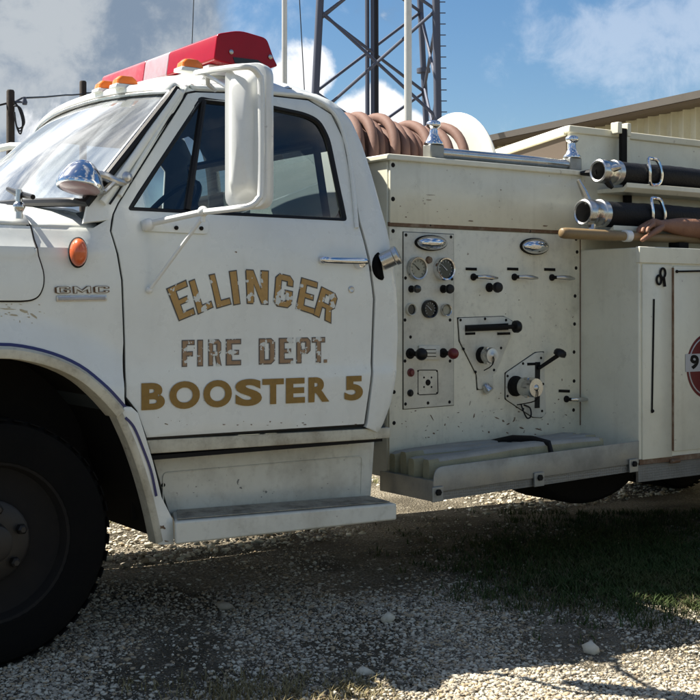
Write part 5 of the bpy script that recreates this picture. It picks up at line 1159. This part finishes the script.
# ------------------------------------------------------------------ the person holding it: forearm and hand in view, the rest past the right edge
def skinmesh(name, verts, edges, m, parent, levels=2, root=0):
    me = bpy.data.meshes.new(name); me.from_pydata([v[0] for v in verts], edges, [])
    o = bpy.data.objects.new(name, me); COL.objects.link(o); me.materials.append(m)
    md = o.modifiers.new('skin', 'SKIN'); md.use_smooth_shade = True; md.branch_smoothing = .6
    if not me.skin_vertices:
        with bpy.context.temp_override(object=o, active_object=o, selected_objects=[o]): bpy.ops.mesh.customdata_skin_add()
    for i, v in enumerate(verts):
        r = v[1]; me.skin_vertices[0].data[i].radius = (r, r) if isinstance(r, (int, float)) else r; me.skin_vertices[0].data[i].use_root = (i == root)
    s_ = o.modifiers.new('sub', 'SUBSURF'); s_.levels = levels; s_.render_levels = levels
    if parent: setpar(o, parent)
    return o
PX, PY = at(700, 300, -.5).x + .95, -.42
wr = at(661, 225, .05); el = at(737, 229, .03)
el = wr + (el - wr).normalized() * .29
el.z = wr.z - .01
hand = wr + Vector((-.075, .0, -.004))
# body faces the truck (+Y); the right shoulder is towards the rear, the left towards the cab
sh = Vector((el.x + .12, -.22, 1.47)); 
PX = sh.x + .19; PY = sh.y - .02
per = thing('person', 'person beside the cabinet with a bare forearm stretched out, hand resting on the wooden handle', 'person', (PX, PY, 0))
ax_ = sh.x
sr = Vector((PX + .19, PY, 1.46)); 
V = [((PX, PY, .98), (.16, .12)), ((PX, PY, 1.15), (.15, .115)), ((PX, PY, 1.34), (.17, .12)), ((PX, PY, 1.46), (.12, .09)), ((PX, PY + .01, 1.53), .060), ((PX, PY + .02, 1.575), .064), ((PX, PY + .025, 1.655), (.082, .095)), ((PX, PY + .02, 1.735), (.072, .088)),
     ((PX - .09, PY, .93), .105), ((PX - .11, PY + .02, .52), .068), ((PX - .11, PY - .01, .30), .058), ((PX - .11, PY - .02, .09), .042), ((PX - .12, PY + .06, .045), .042), ((PX - .125, PY + .14, .035), .035),
     ((PX + .09, PY, .93), .105), ((PX + .11, PY + .02, .52), .068), ((PX + .11, PY - .01, .30), .058), ((PX + .11, PY - .02, .09), .042), ((PX + .12, PY + .06, .045), .042), ((PX + .125, PY + .14, .035), .035),
     (tuple(sh), .066), (tuple(sh.lerp(el, .5) + Vector((.01, -.01, 0))), .052), (tuple(el), .052), (tuple(el.lerp(wr, .22)), .057), (tuple(el.lerp(wr, .55)), .050), (tuple(el.lerp(wr, .88)), (.036, .032)), (tuple(wr + Vector((-.012, 0, 0))), (.033, .028)),
     (tuple(hand + Vector((.035, 0, .002))), (.029, .043)), (tuple(hand), (.024, .047)),
     (tuple(sr), .066), ((PX + .27, PY + .02, 1.20), .05), ((PX + .24, PY + .16, .99), .042), ((PX + .18, PY + .28, 1.0), .027), ((PX + .15, PY + .33, 1.0), (.022, .036))]
Ed = [(0, 1), (1, 2), (2, 3), (3, 4), (4, 5), (5, 6), (6, 7), (0, 8), (8, 9), (9, 10), (10, 11), (11, 12), (12, 13), (0, 14), (14, 15), (15, 16), (16, 17), (17, 18), (18, 19), (3, 20), (20, 21), (21, 22), (22, 23), (23, 24), (24, 25), (25, 26), (26, 27), (27, 28), (3, 29), (29, 30), (30, 31), (31, 32), (32, 33)]
# fingers of the holding hand: rooted in the palm, curling over the shaft; the thumb hangs down on the near side
def chain(base, pts, rads, root=28):
    prev = root
    for p, r in zip(pts, rads): V.append((tuple(p), r)); Ed.append((prev, len(V) - 1)); prev = len(V) - 1
zt_ = zw + .031
def finger(dy, reach, drop, r0):
    k = Vector((hand.x - .022, hand.y + dy, hand.z + .002))
    chain(k, [k, Vector((k.x - reach * .45, k.y - .004, zt_ + .016)), Vector((k.x - reach * .85, k.y - .012, zt_ + .004)), Vector((k.x - reach, k.y - .018, zt_ - drop))], [r0, r0 * .95, r0 * .88, r0 * .72])
finger(-.036, .066, .016, .0115); finger(-.012, .074, .014, .0118); finger(.012, .070, .016, .0112); finger(.034, .056, .018, .0100)
tb = Vector((hand.x + .045, hand.y - .030, hand.z - .004)); tp = at(641, 241, hand.y - .05)
chain(tb, [tb + Vector((-.008, -.012, -.008)), tb.lerp(tp, .45) + Vector((0, -.006, 0)), tb.lerp(tp, .78), tp], [.018, .0155, .0130, .0105], root=27)
for k, (dx, dz, L_) in enumerate(((-.0, .034, .06), (.0, .012, .07), (.0, -.01, .065), (.0, -.032, .05))):
    b = Vector((PX + .138, PY + .352, 1.0 + dz)); chain(b, [b, b + Vector((-.02, .02, -.004)), b + Vector((-.03, L_ * .7, -.015)), b + Vector((-.026, L_, -.034))], [.0095, .0092, .0085, .007], root=33)
b = Vector((PX + .14, PY + .30, 1.02)); chain(b, [b, b + Vector((-.03, .012, .012)), b + Vector((-.045, .04, .01))], [.013, .0115, .009], root=32)
body = skinmesh('body', V, Ed, M['skin'], per)
SV = [((PX, PY, .80), (.19, .15)), ((PX, PY, .95), (.188, .15)), ((PX, PY, 1.15), (.175, .14)), ((PX, PY, 1.34), (.195, .145)), ((PX, PY, 1.455), (.15, .115)), ((PX, PY + .006, 1.515), .075), (tuple(sh), .088), (tuple(sh.lerp(el, .40)), .074), (tuple(sr), .082), (tuple(sr.lerp(Vector((PX + .27, PY + .02, 1.2)), .55)), .072)]
skinmesh('shirt', SV, [(0, 1), (1, 2), (2, 3), (3, 4), (4, 5), (4, 6), (6, 7), (4, 8), (8, 9)], M['shirt'], per)
TV = [((PX, PY, 1.06), (.172, .135)), ((PX, PY, .90), (.18, .145)), ((PX - .095, PY, .84), .115), ((PX - .11, PY + .02, .52), .085), ((PX - .11, PY - .012, .28), .076), ((PX - .11, PY - .02, .11), .07), ((PX + .095, PY, .84), .115), ((PX + .11, PY + .02, .52), .085), ((PX + .11, PY - .012, .28), .076), ((PX + .11, PY - .02, .11), .07)]
skinmesh('trousers', TV, [(0, 1), (1, 2), (2, 3), (3, 4), (4, 5), (1, 6), (6, 7), (7, 8), (8, 9)], M['trouser'], per)
hc = Vector((PX, PY + .02, 1.69))
mb = MB(); mb.ball(hc + Vector((0, -.018, .035)), .1, 20, (.93, 1.05, .88)); mb.build('hair', M['hair'], per, smooth=60)
for sx in (-1, 1):
    mb = MB(); mb.ball(hc + Vector((sx * .032, .098, .005)), .0125); e_ = mb.build('eye', M['eyewhite'], per, smooth=60)
    mb = MB(); mb.ball(hc + Vector((sx * .032, .108, .005)), .0055); mb.build('iris', M['black'], e_, smooth=60)
    mb = MB(); mb.ball(hc + Vector((sx * .088, -.002, -.005)), .03, 12, (.35, .6, 1)); mb.build('ear', M['skin'], per, smooth=60)
    mb = MB(); mb.tube([hc + Vector((sx * .05, .096, .026)), hc + Vector((sx * .033, .104, .03)), hc + Vector((sx * .014, .104, .026))], .004, 6); mb.build('eyebrow', M['hair'], per)
    mb = MB(); mb.tube([(PX + sx * .112, PY - .07, .045), (PX + sx * .115, PY - .03, .06), (PX + sx * .12, PY + .05, .055), (PX + sx * .125, PY + .16, .04), (PX + sx * .125, PY + .185, .035)], [.035, .05, .052, .045, .03], 14, sx=.95); mb.build('shoe', M['black'], per, smooth=60)
mb = MB(); mb.tube([hc + Vector((0, .10, .012)), hc + Vector((0, .118, -.015)), hc + Vector((0, .124, -.03)), hc + Vector((0, .105, -.038))], [.008, .012, .016, .012], 10); mb.build('nose', M['skin'], per, smooth=60)
mb = MB(); mb.tube([hc + Vector((-.024, .096, -.062)), hc + Vector((0, .106, -.060)), hc + Vector((.024, .096, -.062))], [.004, .008, .004], 8); mb.build('mouth', M['lip'], per, smooth=60)
